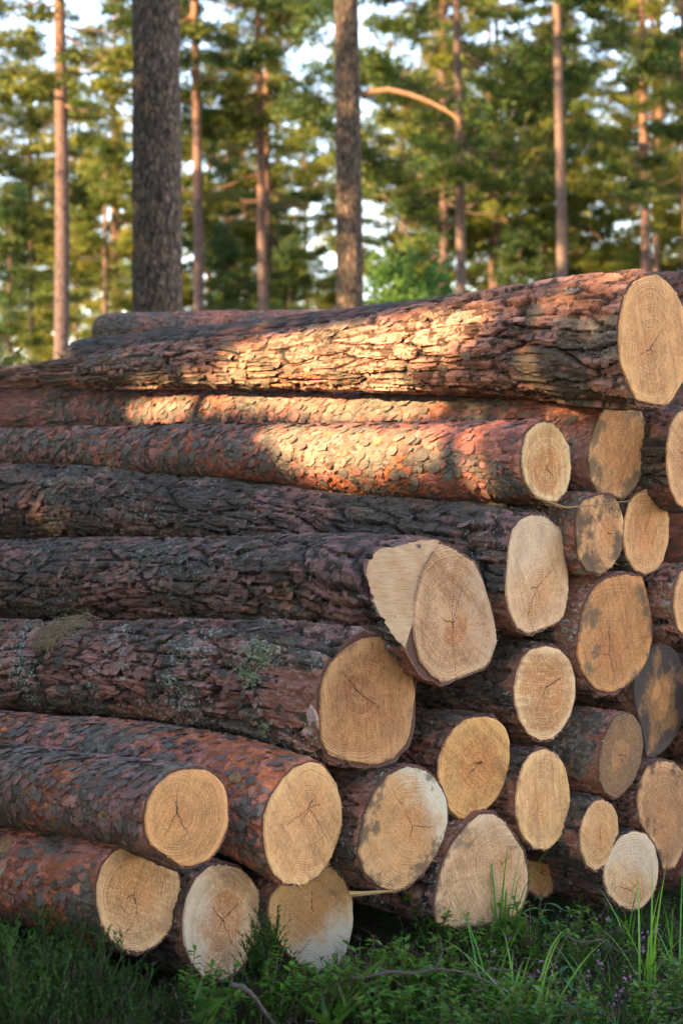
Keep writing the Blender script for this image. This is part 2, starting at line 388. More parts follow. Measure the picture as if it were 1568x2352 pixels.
# ------------------------------------------------------------------ the log pile
TH = R(43)
AX = Vector((-math.sin(TH), math.cos(TH), 0))
def c5(l): return [((1500 + x / 1.2738) / 1.7417, (2000 + y / 1.2738) / 1.7417) for x, y in l]
def c4(l): return [((1366 + x / 1.1487) / 1.7417, (1000 + y / 1.1487) / 1.7417) for x, y in l]
def c6(l): return [((x / 1.1479) / 1.7417, (2400 + y / 1.1479) / 1.7417) for x, y in l]
def c7(l): return [((1366 + x / 1.1487) / 1.7417, (2800 + y / 1.1487) / 1.7417) for x, y in l]
def ell(cx, cy, rx, ry, tilt=0, n=16):
    o = []
    for i in range(n):
        a = 2 * math.pi * i / n; X = rx * math.cos(a); Y = ry * math.sin(a)
        o.append((cx + X * math.cos(tilt) - Y * math.sin(tilt), cy + X * math.sin(tilt) + Y * math.cos(tilt)))
    return o

FLK = {'scaly': 900, 'red': 420, 'pink': 480, 'plated': 160, 'platedl': 160, 'butt': 120}   # loose scales per metre of stem
LOG_SURF = {}     # key -> (matrix, fn) for placing things on a log
def frame_for(key_th, P0):
    a = Vector((-math.sin(key_th), math.cos(key_th), 0)); z = Vector((0, 0, 1)); y = z.cross(a)
    return Matrix(((a.x, y.x, z.x, P0.x), (a.y, y.y, z.y, P0.y), (a.z, y.z, z.z, P0.z), (0, 0, 0, 1)))

def periodic_interp(phi, pa, ra):
    o = np.argsort(pa); pa = np.asarray(pa)[o]; ra = np.asarray(ra)[o]
    pa = np.concatenate([pa - 2 * np.pi, pa, pa + 2 * np.pi]); ra = np.concatenate([ra, ra, ra])
    return np.interp(phi, pa, ra)

def make_log(key, poly, Y, bark, label, stations=None, th=TH, kz=0.0, bt=.006, length=3.9, dense=.7, step=.006, nphi=256, nphi_k=1.0,
             taper=.07, wood=None, chord=None, notch_k=.65, group='felled pine logs stacked in the pile', full=None, flare=.4, farend=None):
    bx = [p[0] for p in poly]; by = [p[1] for p in poly]
    cx, cy = (min(bx) + max(bx)) / 2, (min(by) + max(by)) / 2
    P0 = unproj(cx, cy, Y)
    M = frame_for(th, P0); Mi = M.inverted()
    O = Mi @ Vector((0, 0, H))
    def hit(px, py, ky, kz_):
        d = Mi.to_3x3() @ Vector(((px - CX) / F, 1, -(py - CY) / F))
        t = -(O.x - ky * O.y - kz_ * O.z) / (d.x - ky * d.y - kz_ * d.z)
        q = O + d * t; return q.y, q.z
    # yaw of the saw cut so that the section comes out about as wide as it is high
    best = (9, 0)
    for ky in np.linspace(-.45, .45, 31):
        q = np.array([hit(px, py, ky, kz) for px, py in poly]); W = np.ptp(q[:, 0]); Hh = np.ptp(q[:, 1])
        e = abs(W / Hh - .97) + abs(ky) * .12
        if e < best[0]: best = (e, ky)
    ky = best[1]
    q = np.array([hit(px, py, ky, kz) for px, py in poly])
    phi = np.linspace(0, 2 * np.pi, nphi, endpoint=False)
    def polar(q):
        # dense resample of polygon, then polar
        n = len(q); pts = np.concatenate([q[i] + (q[(i + 1) % n] - q[i]) * np.linspace(0, 1, 12, endpoint=False)[:, None] for i in range(n)])
        pa = np.arctan2(pts[:, 1], pts[:, 0]) % (2 * np.pi); ra = np.hypot(pts[:, 0], pts[:, 1])
        r = periodic_interp(phi, pa, ra)
        k = np.array([.1, .2, .4, .2, .1]); return np.convolve(np.concatenate([r[-2:], r, r[:2]]), k, 'valid')
    Rw = polar(q)
    seed = sum(ord(c) * (i + 3) for i, c in enumerate(key))
    rg = np.random.default_rng(seed)
    jit = np.zeros(nphi)
    for f_ in (5, 9, 17, 31, 47): jit += np.sin(phi * f_ + rg.uniform(0, 6)) * rg.uniform(.2, 1) / f_ ** .7
    Rw = Rw * (1 + .011 * jit)
    if full is not None:
        qf = np.array([hit(px, py, ky, kz) for px, py in full]); Rf = polar(qf)
    else: Rf = Rw
    # radius and height of the axis back along the stem
    T = [0.0]; Z = [0.0]; Rr = [float(Rf.mean()) + bt * .8]
    if stations:
        for (sx, yt, yb) in stations:
            d = Mi.to_3x3() @ Vector(((sx - CX) / F, 1, -((yt + yb) / 2 - CY) / F))
            t = -O.y / d.y; qq = O + d * t
            T.append(qq.x); Z.append(qq.z); Rr.append((yb - yt) / 2 / F * t * .985)
        s_ = (Z[-1] - Z[-2]) / (T[-1] - T[-2]); s2 = (Rr[-1] - Rr[-2]) / (T[-1] - T[-2])
        Te = max(length, T[-1] + .05); T.append(Te); Z.append(Z[-1] + s_ * (Te - T[-2]) * .6); Rr.append(max(.05, Rr[-1] + s2 * (Te - T[-2]) * .4))
        if farend: Te = T[-2]; length = Te; T = T[:-1]; Z = Z[:-1]; Rr = Rr[:-1]
        else: length = Te
    else:
        T += [length]; Z += [-.012 * length]; Rr += [Rr[0] * (1 - taper * length / 2)]
    T, Z, Rr = map(np.array, (T, Z, Rr)); o = np.argsort(T); T, Z, Rr = T[o], Z[o], Rr[o]
    tt = np.linspace(0, length, 160)
    def sm(v):
        v = np.interp(tt, T, v)
        for _ in range(3): v = np.convolve(np.concatenate([[v[0]] * 4, v, [v[-1]] * 4]), np.ones(9) / 9, 'valid')
        return v
    Zs, Rs = sm(Z), sm(Rr); Zs -= Zs[0] * np.exp(-tt / .2); Rs += (Rr[0] - Rs[0]) * np.exp(-tt / .15)
    # rings
    ts = list(np.arange(0, min(dense, length), step))
    t = ts[-1]
    while t < length - .03: t += min(.05, step * 6); ts.append(min(t, length))
    if ts[-1] < length: ts.append(length)
    ts = np.array(ts)
    # finer towards the side one can see
    Rm = float(np.interp(.6, tt, Rs)); nd = int(R(225) * Rm / step * nphi_k); nc = max(16, int(R(135) * Rm / .03))
    phu = phi
    phi = np.concatenate([np.linspace(R(-95), R(130), nd, endpoint=False), np.linspace(R(130), R(265), nc, endpoint=False)])
    pi_ = lambda v: np.interp(phi % (2 * np.pi), np.append(phu, 2 * np.pi), np.append(v, v[0]))
    Rw, Rf = pi_(Rw), pi_(Rf); nphi = len(phi)
    nr = len(ts)
    wl = np.exp(-ts / flare)[:, None]
    lob = 1 + .018 * np.sin(3 * phi + rg.uniform(0, 6))[None] * (1 - wl) + .015 * np.sin(2 * phi[None] + 1.3 * ts[:, None] + rg.uniform(0, 6)) * (1 - wl)
    TT, PP = np.broadcast_arrays(ts[:, None], phi[None])
    hh, colr = bark_field(bark, TT, PP, Rm, seed % 9973)
    nearcut = np.clip(ts / .012, .35, 1)[:, None]
    btv = bt * (.35 + 1.5 * fbm(phi * 0 + .5, phi * Rm, .05, .035, 2 * math.pi * Rm, seed % 991, 3))
    Rt = (wl * (Rf + btv)[None] + (1 - wl) * np.interp(ts, tt, Rs)[:, None]) * lob + hh * nearcut
    if farend:
        e = np.clip((length - ts) / .09, 0, 1)[:, None]; Rt = Rt * (1 - .28 * (1 - e) ** 2)
    Yv = np.cos(phi)[None] * Rt; Zv = np.sin(phi)[None] * Rt
    if chord is not None:
        (y1, z1), (y2, z2) = [hit(px, py, ky, kz) for px, py in chord]
        n_ = np.array([-(z2 - z1), (y2 - y1)]); n_ /= np.hypot(*n_)
        if n_ @ np.array([-y1, -z1]) > 0: n_ = -n_
        dd = (Yv - y1) * n_[0] + (Zv - z1) * n_[1]
        lim = ts[:, None] / notch_k; ddl = dd - lim
        cut = (dd > lim) & (ts[:, None] < .4)
        dl = np.where(cut, dd - ts[:, None] / notch_k, 0); Yv = Yv - n_[0] * dl; Zv = Zv - n_[1] * dl
    else: cut = np.zeros_like(Yv, bool)
    fade = np.exp(-ts / .3)[:, None]
    Zc = np.interp(ts, tt, Zs)[:, None]
    Xv = ts[:, None] + (ky * Yv + kz * Zv) * fade
    V = np.stack([Xv, Yv, Zv + Zc], -1)
    # rim rings (inner edge -> outer edge) at the cut
    inner = np.stack([np.cos(phi) * Rw * .985, np.sin(phi) * Rw * .985], -1)
    outer = V[0, :, 1:]
    rings = [np.stack([(ky * p[:, 0] + kz * p[:, 1]) + dx, p[:, 0], p[:, 1]], -1)
             for p, dx in ((inner, .004), (inner * .6 + outer * .4, .001), (inner * .25 + outer * .75, .001))]
    allV = np.concatenate([np.stack(rings), V], 0)
    N = allV.shape[0]
    idx = np.arange(N * nphi).reshape(N, nphi)
    a_, b_ = idx[:-1], idx[1:]
    Q = np.stack([a_, np.roll(a_, -1, 1), np.roll(b_, -1, 1), b_], -1)
    cutf = np.zeros((N - 1, nphi), bool)
    cf = cut[:-1] & cut[1:]; cutf[3:] = cf & np.roll(cf, -1, 1)
    edge = np.concatenate([[0, 0, .0], np.clip((ts) / .005, 0, 1) * .85 + .15])
    edge = np.repeat(edge, nphi)
    if chord is not None:
        cv = np.concatenate([np.zeros((3, nphi), bool), cut]).ravel(); edge = np.where(cv, 0.6, edge)
    root = empty('pine_log', mat=M); tag(root, label, 'log', group)
    # far end cap
    flat = allV.reshape(-1, 3)
    capc = len(flat); flat = np.concatenate([flat, [[length, 0, Zs[-1]]]])
    capT = np.array([(capc, idx[-1, (j + 1) % nphi], idx[-1, j]) for j in range(nphi)])
    edge = np.append(edge, 0.2)
    Qb = Q.reshape(-1, 4)
    nfl = FLK.get(bark, 0)
    if nfl and stations and not farend:
        nfl = int(nfl * min(dense, length)); ng, Vg = 8, []
        lim_ = min(nr - 4, int(min(dense, length) / step)); it = (4 + (lim_ - 5) * rg.random(nfl) ** .75).astype(int); ip = rg.integers(3, nd - 3, nfl)
        aa = np.linspace(0, 2 * np.pi, ng, endpoint=False)
        base_ = len(flat); FV = []; FT = []; fcol = []
        g_, p_ = np.array(KIND[bark]['grey']), np.array(KIND[bark]['pink'])
        for q_ in range(nfl):
            i0, j0 = it[q_], ip[q_]; sz = rg.uniform(.008, .023); el = rg.uniform(1.0, 1.9)
            ct, cp = ts[i0], phi[j0]; r0 = float(np.hypot(Yv[i0, j0], Zv[i0, j0]))
            rr_ = sz * rg.uniform(.7, 1.15, ng); du = np.cos(aa) * rr_ * el; dv = np.sin(aa) * rr_
            sgn = 1 if math.cos(cp) > 0 else -1
            fk = .62 if bark == 'pink' else .78 if bark == 'red' else 1.0; sz *= fk; lift = rg.uniform(.0015, .007) * fk
            low = (-dv * sgn * .8 - du * .5) / sz
            hgt_ = r0 + .0012 + lift * np.clip(low, -.6, 1.4)
            rad_ = np.append(hgt_, r0 + .0018 + lift * .15); pp_ = np.append(cp + dv / r0, cp); tt_ = np.append(ct + du, ct)
            zc_ = float(np.interp(ct, tt, Zs)); xo = float(np.exp(-ct / .3))
            y_, z_ = np.cos(pp_) * rad_, np.sin(pp_) * rad_
            FV.append(np.stack([tt_ + (ky * y_ + kz * z_) * xo, y_, z_ + zc_], -1))
            o_ = base_ + q_ * (ng + 1); FT += [(o_ + ng, o_ + k_, o_ + (k_ + 1) % ng) for k_ in range(ng)]
            c_ = g_ + (p_ - g_) * (rg.random() < (.35 if bark == 'scaly' else .5)) * rg.uniform(.5, 1); fcol.append(np.tile(c_ * rg.uniform(.65, 1.25), (ng + 1, 1)))
        flat = np.concatenate([flat] + FV); edge = np.concatenate([edge, np.ones(nfl * (ng + 1))]); FT = np.array(FT)
        b = mesh_np('bark', flat, [Qb[:, ::-1], FT], M_B[bark], root, False, attrs={'edge': edge})
    else:
        fcol = []
        b = mesh_np('bark', flat, [Qb[:, ::-1]], M_B[bark], root, False, attrs={'edge': edge})
    cc = np.concatenate([np.repeat(colr[:1], 3, 0), colr]).reshape(-1, 3); cc = np.concatenate([cc, cc[:1]] + fcol); cc = np.concatenate([cc, np.ones((len(cc), 1))], 1)
    at_ = b.data.attributes.new('col', 'FLOAT_COLOR', 'POINT'); at_.data.foreach_set('color', cc.astype(np.float32).ravel())
    mesh_np('sawn_far_end', np.concatenate([flat[idx[-1]] + np.array([.002, 0, 0]), [[length + .004, 0, Zs[-1]]]]),
            np.array([(nphi, j, (j + 1) % nphi) for j in range(nphi)])[:, ::-1], M_WOODFAR, root)
    if cutf.any():
        FR, cols_ = [], np.where(cut[0])[0]
        cols_ = np.array(sorted(cols_, key=lambda j: (phi[j] - R(0) + np.pi) % (2 * np.pi)))
        for j in cols_:
            i1 = int(np.argmin(cut[:, j])); g0 = ddl[i1 - 1, j]; g1 = ddl[i1, j]; f_ = g0 / (g0 - g1 + 1e-9)
            FR.append((V[0, j], V[i1 - 1, j] * (1 - f_) + V[i1, j] * f_))
        AA = np.array([q[0] for q in FR]); BB = np.array([q[1] for q in FR]); w9 = 9
        Bs = np.stack([np.convolve(np.pad(BB[:, k_], w9 // 2, mode='edge'), np.ones(w9) / w9, 'valid') for k_ in range(3)], -1)
        BB = Bs + (BB - Bs) * .45; ll_ = np.linspace(0, 1, 9)[:, None]
        FR = [a__[None] * (1 - ll_) + b__[None] * ll_ for a__, b__ in zip(AA, BB)]
        FR = np.array(FR); o_ = np.array([-1.0, n_[0] * notch_k, n_[1] * notch_k]); o_ /= np.linalg.norm(o_)
        nn_ = np.array([[mnoise.noise(Vector((q[0] * 9, q[1] * 40, q[2] * 40))) for q in row] for row in FR]) * .004
        FR = FR + o_ * (.0035 + nn_[..., None]); k9 = np.arange(FR.shape[0] * 9).reshape(-1, 9)
        qf_ = np.stack([k9[:-1, :-1], k9[1:, :-1], k9[1:, 1:], k9[:-1, 1:]], -1).reshape(-1, 4)
        nobj = mesh_np('felling_notch', FR.reshape(-1, 3), qf_, M_NOTCH, root, True)
        nobj['label'] = 'pale freshly chopped notch face'
    # cut end disc
    fr_ = np.array([.0, .1, .2, .3, .4, .5, .6, .7, .8, .88, .94, .975, 1.0])
    D = []; rim = []
    for i, f in enumerate(fr_):
        yy = np.cos(phi) * Rw * f; zz = np.sin(phi) * Rw * f
        nn = np.array([mnoise.noise(Vector((a * 18 + seed, b * 18, 3))) for a, b in zip(yy, zz)]) * .0025
        fuzz = (rg.uniform(0, 1, nphi) ** 6) * .006 if i == len(fr_) - 1 else 0
        yy = yy + np.cos(phi) * fuzz; zz = zz + np.sin(phi) * fuzz
        D.append(np.stack([ky * yy + kz * zz - .005 + nn, yy, zz], -1)); rim.append(np.full(nphi, f))
    yy = np.cos(phi) * Rw; zz = np.sin(phi) * Rw
    D.append(np.stack([ky * yy + kz * zz + .006, yy, zz], -1)); rim.append(np.full(nphi, 1.0))
    D = np.stack(D); n2 = D.shape[0]; id2 = np.arange(n2 * nphi).reshape(n2, nphi)
    a_, b_ = id2[:-1], id2[1:]
    Q2 = np.stack([a_, b_, np.roll(b_, -1, 1), np.roll(a_, -1, 1)], -1).reshape(-1, 4)
    wp = dict(rad=float(Rw.mean()), seed=seed)
    wp.update(wood or {})
    if 'pith' in wp:
        py_, pz_ = hit(wp['pith'][0], wp['pith'][1], ky, kz); wp['pith'] = (py_, pz_)
    wm = wood_mat('sawn_wood_' + key, **wp)
    nsp = int(150 * wp['rad'] / .15 * (2 if wp.get('hard') == 1 else 1)); Dv = D.reshape(-1, 3); SV = []
    for q_ in range(nsp):
        j = int(rg.integers(0, len(phi)));
        if rg.random() < .6 and math.sin(phi[j]) > -.1: continue
        b0 = D[-2, j] * rg.uniform(.965, 1.0); ra = np.array([0, math.cos(phi[j]), math.sin(phi[j])]); tg = np.array([0, -ra[2], ra[1]])
        l_ = rg.uniform(.003, .011) * (1 if rg.random() > .1 else 1.8); w_ = rg.uniform(.0008, .002)
        dr = ra * rg.uniform(.2, 1) + tg * rg.normal(0, .5) + np.array([rg.uniform(-.9, .1), 0, 0])
        SV.append(np.array([b0 - tg * w_, b0 + tg * w_, b0 + dr * l_]))
    SV = np.concatenate(SV); ST = len(Dv) + np.arange(len(SV)).reshape(-1, 3)
    mesh_np('cut_end', np.concatenate([Dv, SV]), [Q2[:, ::-1], ST], wm, root, True, attrs={'rim': np.concatenate(rim + [np.full(len(SV), 1.0)])})
    LOG_SURF[key] = dict(M=M, Mi=Mi, O=O, hit=hit, root=root, ts=ts, V=V, phi=phi, tt=tt, Zs=Zs, Rs=Rs, ky=ky, kz=kz)
    return root

def on_log(key, px, py):
    """point where the ray through an image point meets the bark (nearest body vertex in front)"""
    L = LOG_SURF[key]; V = L['V'].reshape(-1, 3)
    W = V @ np.array(L['M'].to_3x3()).T + np.array(L['M'].translation)
    u = W[:, 0] / W[:, 1] * F + CX; v = -(W[:, 2] - H) / W[:, 1] * F + CY
    sc_ = np.hypot(u - px, v - py) + (W[:, 1] - W[:, 1].min()) * 12
    i = int(np.argmin(sc_)); p = Vector(W[i]); ph = L['phi'][i % len(L['phi'])]
    n = L['M'].to_3x3() @ Vector((0, math.cos(ph), math.sin(ph)))
    return p, n

# shared wood for far ends and notch
_m = NT('sawn_wood_far'); _c = _m.noise(_m.coord(), 30, 4); _m.bsdf(_m.mix(_c, (.3, .19, .09), (.5, .34, .17)), .8, .2); M_WOODFAR = _m.m
_m = NT('notch_wood'); _o = _m.coord()
_n1 = _m.noise(_m.vm('MULTIPLY', _o, (25, 25, 160)), 1, 3); _n2 = _m.noise(_o, 22, 3)
_cc = _m.mix(_m.ramp(_n2, .3, .7), (.56, .36, .20), (.50, .28, .14))
_cc = _m.mix(_m.ramp(_n1, .5, .75, 0, .5), _cc, (.34, .17, .08))
_dk = _m.vor(_m.vm('MULTIPLY', _o, (60, 60, 9)), 1).outputs['Distance']
_cc = _m.mix(_m.ramp(_dk, .05, .1, .8, 0), _cc, (.05, .025, .015))
_yz = _m.sep(_o); _g = _m.math('ABSOLUTE', _m.math('SUBTRACT', _m.math('ADD', _yz[1], _m.math('MULTIPLY', _m.noise(_o, 30, 3), .03)), .165))
_cc = _m.mix(_m.math('MULTIPLY', _m.ramp(_g, .002, .005, 1, 0), _m.ramp(_m.math('ABSOLUTE', _m.math('SUBTRACT', _yz[2], .05)), .04, .07, 1, 0)), _cc, (.02, .01, .006))
_m.bsdf(_cc, .75, .25, _m.bump(_n1, .006, .9)); M_NOTCH = _m.m
# every log: traced section of its sawn end, distance, bark kind
make_log('L1', c4([(1390,122),(1440,112),(1490,150),(1540,215),(1575,300),(1592,400),(1585,500),(1570,570),(1545,630),(1490,715),(1430,708),(1350,692),(1310,610),(1275,520),(1268,420),(1275,310),(1300,210),(1340,145)]),
    5.94, 'butt', 'very thick log with flared butt along the pile top, bark lit by the sun',
    [(1300,655,905),(1200,668,892),(1000,710,888),(800,744,888),(600,773,889),(400,785,890),(200,816,890),(0,843,890),(-150,850,892)],
    bt=.009, dense=3.2, step=.0058, wood=dict(cracks=4, pith=(1490,800), heart=.25, heart_sharp=.5, sap=(.55,.36,.17), hw=(.5,.30,.13), rim=(.60,.43,.22), saw=(.3,1)), flare=.7)
make_log('L2', c4([(1290,685),(1340,705),(1380,760),(1400,850),(1398,940),(1380,1010),(1350,1080),(1290,1140),(1230,1130),(1170,1110),(1138,1050),(1130,960),(1140,880),(1165,800),(1200,730),(1240,692)]),
    6.2, 'pink', 'long pinkish log directly beneath the thick sunlit top log, its end brown and smudged',
    [(1200,905,1108),(1000,902,1085),(800,900,1055),(600,896,1030),(400,893,1010),(200,890,1000),(0,888,995),(-150,887,990)],
    dense=3.2, step=.0058, wood=dict(cracks=3, pith=(1428,1085), heart=.55, heart_sharp=.3, stain=.6, stain_col=(.13,.09,.045), sap=(.48,.29,.12), saw=(.6,-.8)))
make_log('L3', c4([(920,790),(965,800),(1010,850),(1040,910),(1045,980),(1040,1060),(1025,1110),(980,1155),(930,1150),(870,1120),(840,1060),(825,990),(828,920),(845,850),(880,810)]),
    5.96, 'red', 'reddish flaky log, partly sunlit, with a small pale-rimmed end and orange heart',
    [(1150,968,1152),(1000,968,1150),(850,970,1136),(700,973,1120),(600,975,1105),(400,978,1092),(200,982,1080),(0,985,1075),(-150,987,1070)],
    dense=3.2, step=.0058, wood=dict(cracks=4, pith=(1252,1078), heart=.56, heart_sharp=.06, sap=(.60,.47,.26), hw=(.52,.29,.12), rim=(.68,.6,.42), saw=(.1,1)))
make_log('L4', c4([(1600,725),(1660,760),(1700,850),(1710,960),(1695,1070),(1650,1150),(1590,1190),(1540,1170),(1505,1100),(1490,1000),(1490,900),(1505,810),(1540,750)]),
    6.35, 'mid', 'grey-barked log cut by the right edge, just below the thick top log')
make_log('L4b', ell(1622, 700, 46, 82), 6.6, 'mid', 'sliver of a log end at the right edge, tucked behind the thick top log')
make_log('L5', c4([(1185,1125),(1235,1130),(1270,1170),(1285,1240),(1287,1320),(1270,1400),(1230,1460),(1180,1485),(1120,1475),(1090,1420),(1075,1340),(1070,1260),(1080,1190),(1110,1150)]),
    6.09, 'red', 'short-looking log with one half of its end grimy black, resting under the grey-smudged end',
    wood=dict(cracks=2, pith=(1395,1225), heart=.4, stain=.75, stain_col=(.08,.05,.035), sap=(.5,.33,.15)))
make_log('L6', c4([(1400,1098),(1440,1110),(1475,1160),(1498,1240),(1495,1330),(1475,1410),(1440,1470),(1390,1490),(1340,1470),(1305,1410),(1288,1330),(1295,1250),(1315,1170),(1350,1120)]),
    6.31, 'mid', 'narrow log with a clean pale oval end beside the grimy half-black one',
    wood=dict(cracks=3, pith=(1478,1215), heart=.5, heart_sharp=.3, sap=(.58,.40,.2), hw=(.5,.28,.12), saw=(0,1)))
make_log('L7', c5([(770,85),(820,80),(870,95),(925,140),(950,180),(958,280),(975,400),(970,520),(950,600),(900,635),(830,660),(770,680),(720,650),(680,570),(662,480),(668,360),(680,230),(695,160),(730,110)]),
    5.92, 'plated', 'long dark log with a tall pale end, between the small-ended red and the notched log',
    [(1130,1166,1440),(1000,1156,1400),(900,1149,1370),(700,1125,1310),(600,1112,1285),(400,1088,1265),(200,1070,1250),(0,1062,1245),(-150,1050,1240)],
    dense=3.2, step=.0058, bt=.009, wood=dict(cracks=4, pith=(1230,1350), heart=.42, heart_sharp=.2, sap=(.54,.42,.26), hw=(.5,.34,.18), rim=(.52,.47,.37), saw=(.5,.9), white=.3, whitedir=(.3,.8)))
make_log('L8', c5([(1180,400),(1270,385),(1350,390),(1375,470),(1400,600),(1405,700),(1385,800),(1330,890),(1260,950),(1190,980),(1110,960),(1050,880),(1025,790),(1035,680),(1050,580),(1085,490),(1130,430)]),
    6.16, 'platedl', 'big log with a flat-topped orange-brown streaked end, right of the tall pale end', bt=.009, dense=.9,
    wood=dict(cracks=3, pith=(1395,1500), heart=.35, heart_sharp=.2, dark=.9, stain=.4, stain_col=(.16,.10,.06), sap=(.50,.31,.13), hw=(.42,.22,.09), rim=(.55,.35,.16), saw=(.3,1)))
_l9 = c5([(320,222),(370,240),(450,290),(500,325),(545,420),(575,520),(600,620),(610,720),(590,790),(560,850),(450,890),(340,930),(280,890),(230,830),(200,720),(190,620),(205,500),(225,420),(255,340),(290,270)])
make_log('L9', _l9, 5.64, 'plated', 'thick log with a pale chopped notch beside its greyish five-sided end',
    [(900,1238,1500),(800,1237,1475),(600,1241,1452),(400,1240,1438),(200,1240,1432),(0,1240,1428),(-150,1240,1424)],
    dense=3.0, step=.0058, bt=.010, full=c5([(320,222),(370,240),(450,290),(500,325),(545,420),(575,520),(600,620),(610,720),(590,790),(560,850),(450,890),(340,930),(270,900),(215,850),(150,740),(90,600),(58,470),(55,370),(100,275),(210,238)]),
    chord=c5([(322,218),(186,640)]), notch_k=.55, flare=.5,
    wood=dict(cracks=5, pith=(1035,1430), heart=.4, heart_sharp=.08, sap=(.45,.34,.22), hw=(.37,.20,.09), rim=(.45,.38,.28), saw=(.8,.6), white=.35, whitedir=(-.5,.1), hard=1))
make_log('L10', [(870,1463),(915,1475),(935,1500),(947,1560),(945,1640),(935,1700),(905,1738),(860,1755),(800,1748),(755,1735),(737,1700),(733,1630),(737,1570),(755,1530),(790,1490),(830,1467)],
    5.49, 'platedl', 'thick lichen-spotted log carrying a wad of dry grass, with a brown squarish end',
    [(700,1436,1728),(600,1432,1705),(500,1430,1685),(400,1429,1665),(200,1432,1640),(0,1426,1626),(-150,1422,1612)],
    dense=3.0, step=.0055, bt=.014, flare=.5,
    wood=dict(cracks=4, pith=(825,1595), heart=.33, heart_sharp=.05, dark=.85, sap=(.47,.29,.13), hw=(.30,.145,.06), rim=(.46,.34,.2), saw=(.1,1)))
make_log('L11', c5([(800,760),(870,748),(930,760),(980,810),(1010,900),(1012,1000),(990,1090),(950,1160),(900,1210),(840,1222),(780,1195),(735,1130),(710,1040),(705,960),(720,870),(750,800)]),
    5.96, 'mid', 'dark-barked log with a golden oval end ringed in white, just right of the black gap',
    wood=dict(cracks=4, pith=(1250,1580), heart=.6, heart_sharp=.3, sap=(.53,.36,.16), hw=(.46,.27,.11), rim=(.62,.56,.42), saw=(1,.1)))
make_log('L12', c5([(1400,750),(1460,735),(1530,780),(1565,870),(1575,1000),(1565,1100),(1540,1180),(1480,1260),(1380,1335),(1365,1230),(1340,1120),(1315,1030),(1312,930),(1345,850)]),
    6.63, 'mid', 'old log with a weathered black and grey end and a pale patch in the middle', dense=.4,
    wood=dict(cracks=2, pith=(1515,1600), heart=.36, heart_sharp=.05, stain=1.0, stain_col=(.035,.034,.036), sap=(.16,.11,.06), hw=(.55,.37,.17), rim=(.12,.09,.06)))
make_log('L13', c5([(1600,340),(1680,400),(1700,520),(1680,640),(1600,720),(1540,660),(1518,560),(1525,450),(1555,370)]),
    6.35, 'platedl', 'rough-barked log cut off by the right edge beside the clean oval end', bt=.015, dense=.9, wood=dict(sap=(.5,.36,.2)))
make_log('L14', c5([(1260,1085),(1310,1100),(1345,1150),(1358,1240),(1345,1340),(1310,1430),(1260,1490),(1210,1518),(1165,1490),(1135,1420),(1135,1340),(1150,1250),(1180,1170),(1215,1110)]),
    6.13, 'pink', 'log with purple-pink scaly bark and a dark brown end with a lighter round heart', dense=.9,
    wood=dict(cracks=3, pith=(1420,1733), heart=.42, heart_sharp=.04, sap=(.15,.10,.05), hw=(.45,.29,.13), rim=(.12,.095,.065), saw=(.2,1), dark=.85))
make_log('L15', c7([(650,78),(700,85),(740,120),(762,190),(765,280),(745,370),(720,430),(670,490),(610,530),(550,545),(500,515),(455,440),(440,350),(445,270),(470,200),(515,130),(570,90)]),
    5.74, 'mid', 'log with a yellow-orange end and large darker heart, right of the squarish brown end', dense=.9,
    wood=dict(cracks=3, pith=(1100,1750), heart=.55, heart_sharp=.08, sap=(.55,.38,.15), hw=(.46,.25,.085), rim=(.56,.42,.2), saw=(.7,.7)))
make_log('L16', c7([(930,225),(985,250),(1020,310),(1040,390),(1043,470),(1030,560),(1000,630),(940,688),(880,680),(830,630),(800,540),(796,460),(805,380),(830,300),(870,245)]),
    5.9, 'mid', 'log with a smooth pale upright oval end in the middle of the lower pile',
    wood=dict(cracks=1, pith=(1240,1850), heart=.4, heart_sharp=.4, sap=(.58,.43,.23), hw=(.5,.33,.16), rim=(.62,.5,.3), saw=(.1,1)))
make_log('L17', c7([(1190,462),(1235,480),(1260,530),(1265,600),(1255,670),(1225,740),(1160,782),(1120,760),(1095,690),(1090,620),(1105,550),(1130,500),(1160,465)]),
    6.03, 'mid', 'thin log with a small yellowish oval end above the whitish end in the grass', dense=.9,
    wood=dict(cracks=2, pith=(1375,1925), heart=.4, heart_sharp=.2, sap=(.52,.38,.18), hw=(.48,.31,.13), rim=(.5,.42,.28)))
make_log('L18', c7([(1340,605),(1390,615),(1430,670),(1447,740),(1445,820),(1425,890),(1380,950),(1330,965),(1270,940),(1220,890),(1200,820),(1205,760),(1235,690),(1285,625)]),
    6.13, 'mid', 'bottom log with a whitish bleached end half sunk in grass at the right', dense=.4,
    wood=dict(cracks=3, pith=(1445,2045), heart=.5, heart_sharp=.2, sap=(.58,.46,.28), hw=(.52,.35,.17), rim=(.6,.53,.4), white=.45, whitedir=(-.3,.8)))
make_log('L19', c7([(1450,280),(1520,290),(1590,360),(1620,480),(1610,600),(1560,700),(1520,770),(1470,775),(1450,700),(1400,620),(1365,560),(1355,460),(1370,380),(1400,310)]),
    6.31, 'mid', 'log with a ragged mottled brown end, lowest at the right edge', dense=.4,
    wood=dict(cracks=3, pith=(1520,1900), heart=.5, heart_sharp=.1, stain=.4, stain_col=(.12,.06,.035), sap=(.34,.20,.10), hw=(.45,.28,.14), hard=1, dark=.8))
make_log('L20', ell(1240, 2005, 38, 56), 6.2, 'mid', 'small spotted brown log end low in a hollow behind green leaves', dense=.3,
    wood=dict(stain=.7, sap=(.4,.26,.11), stain_col=(.05,.035,.02)))
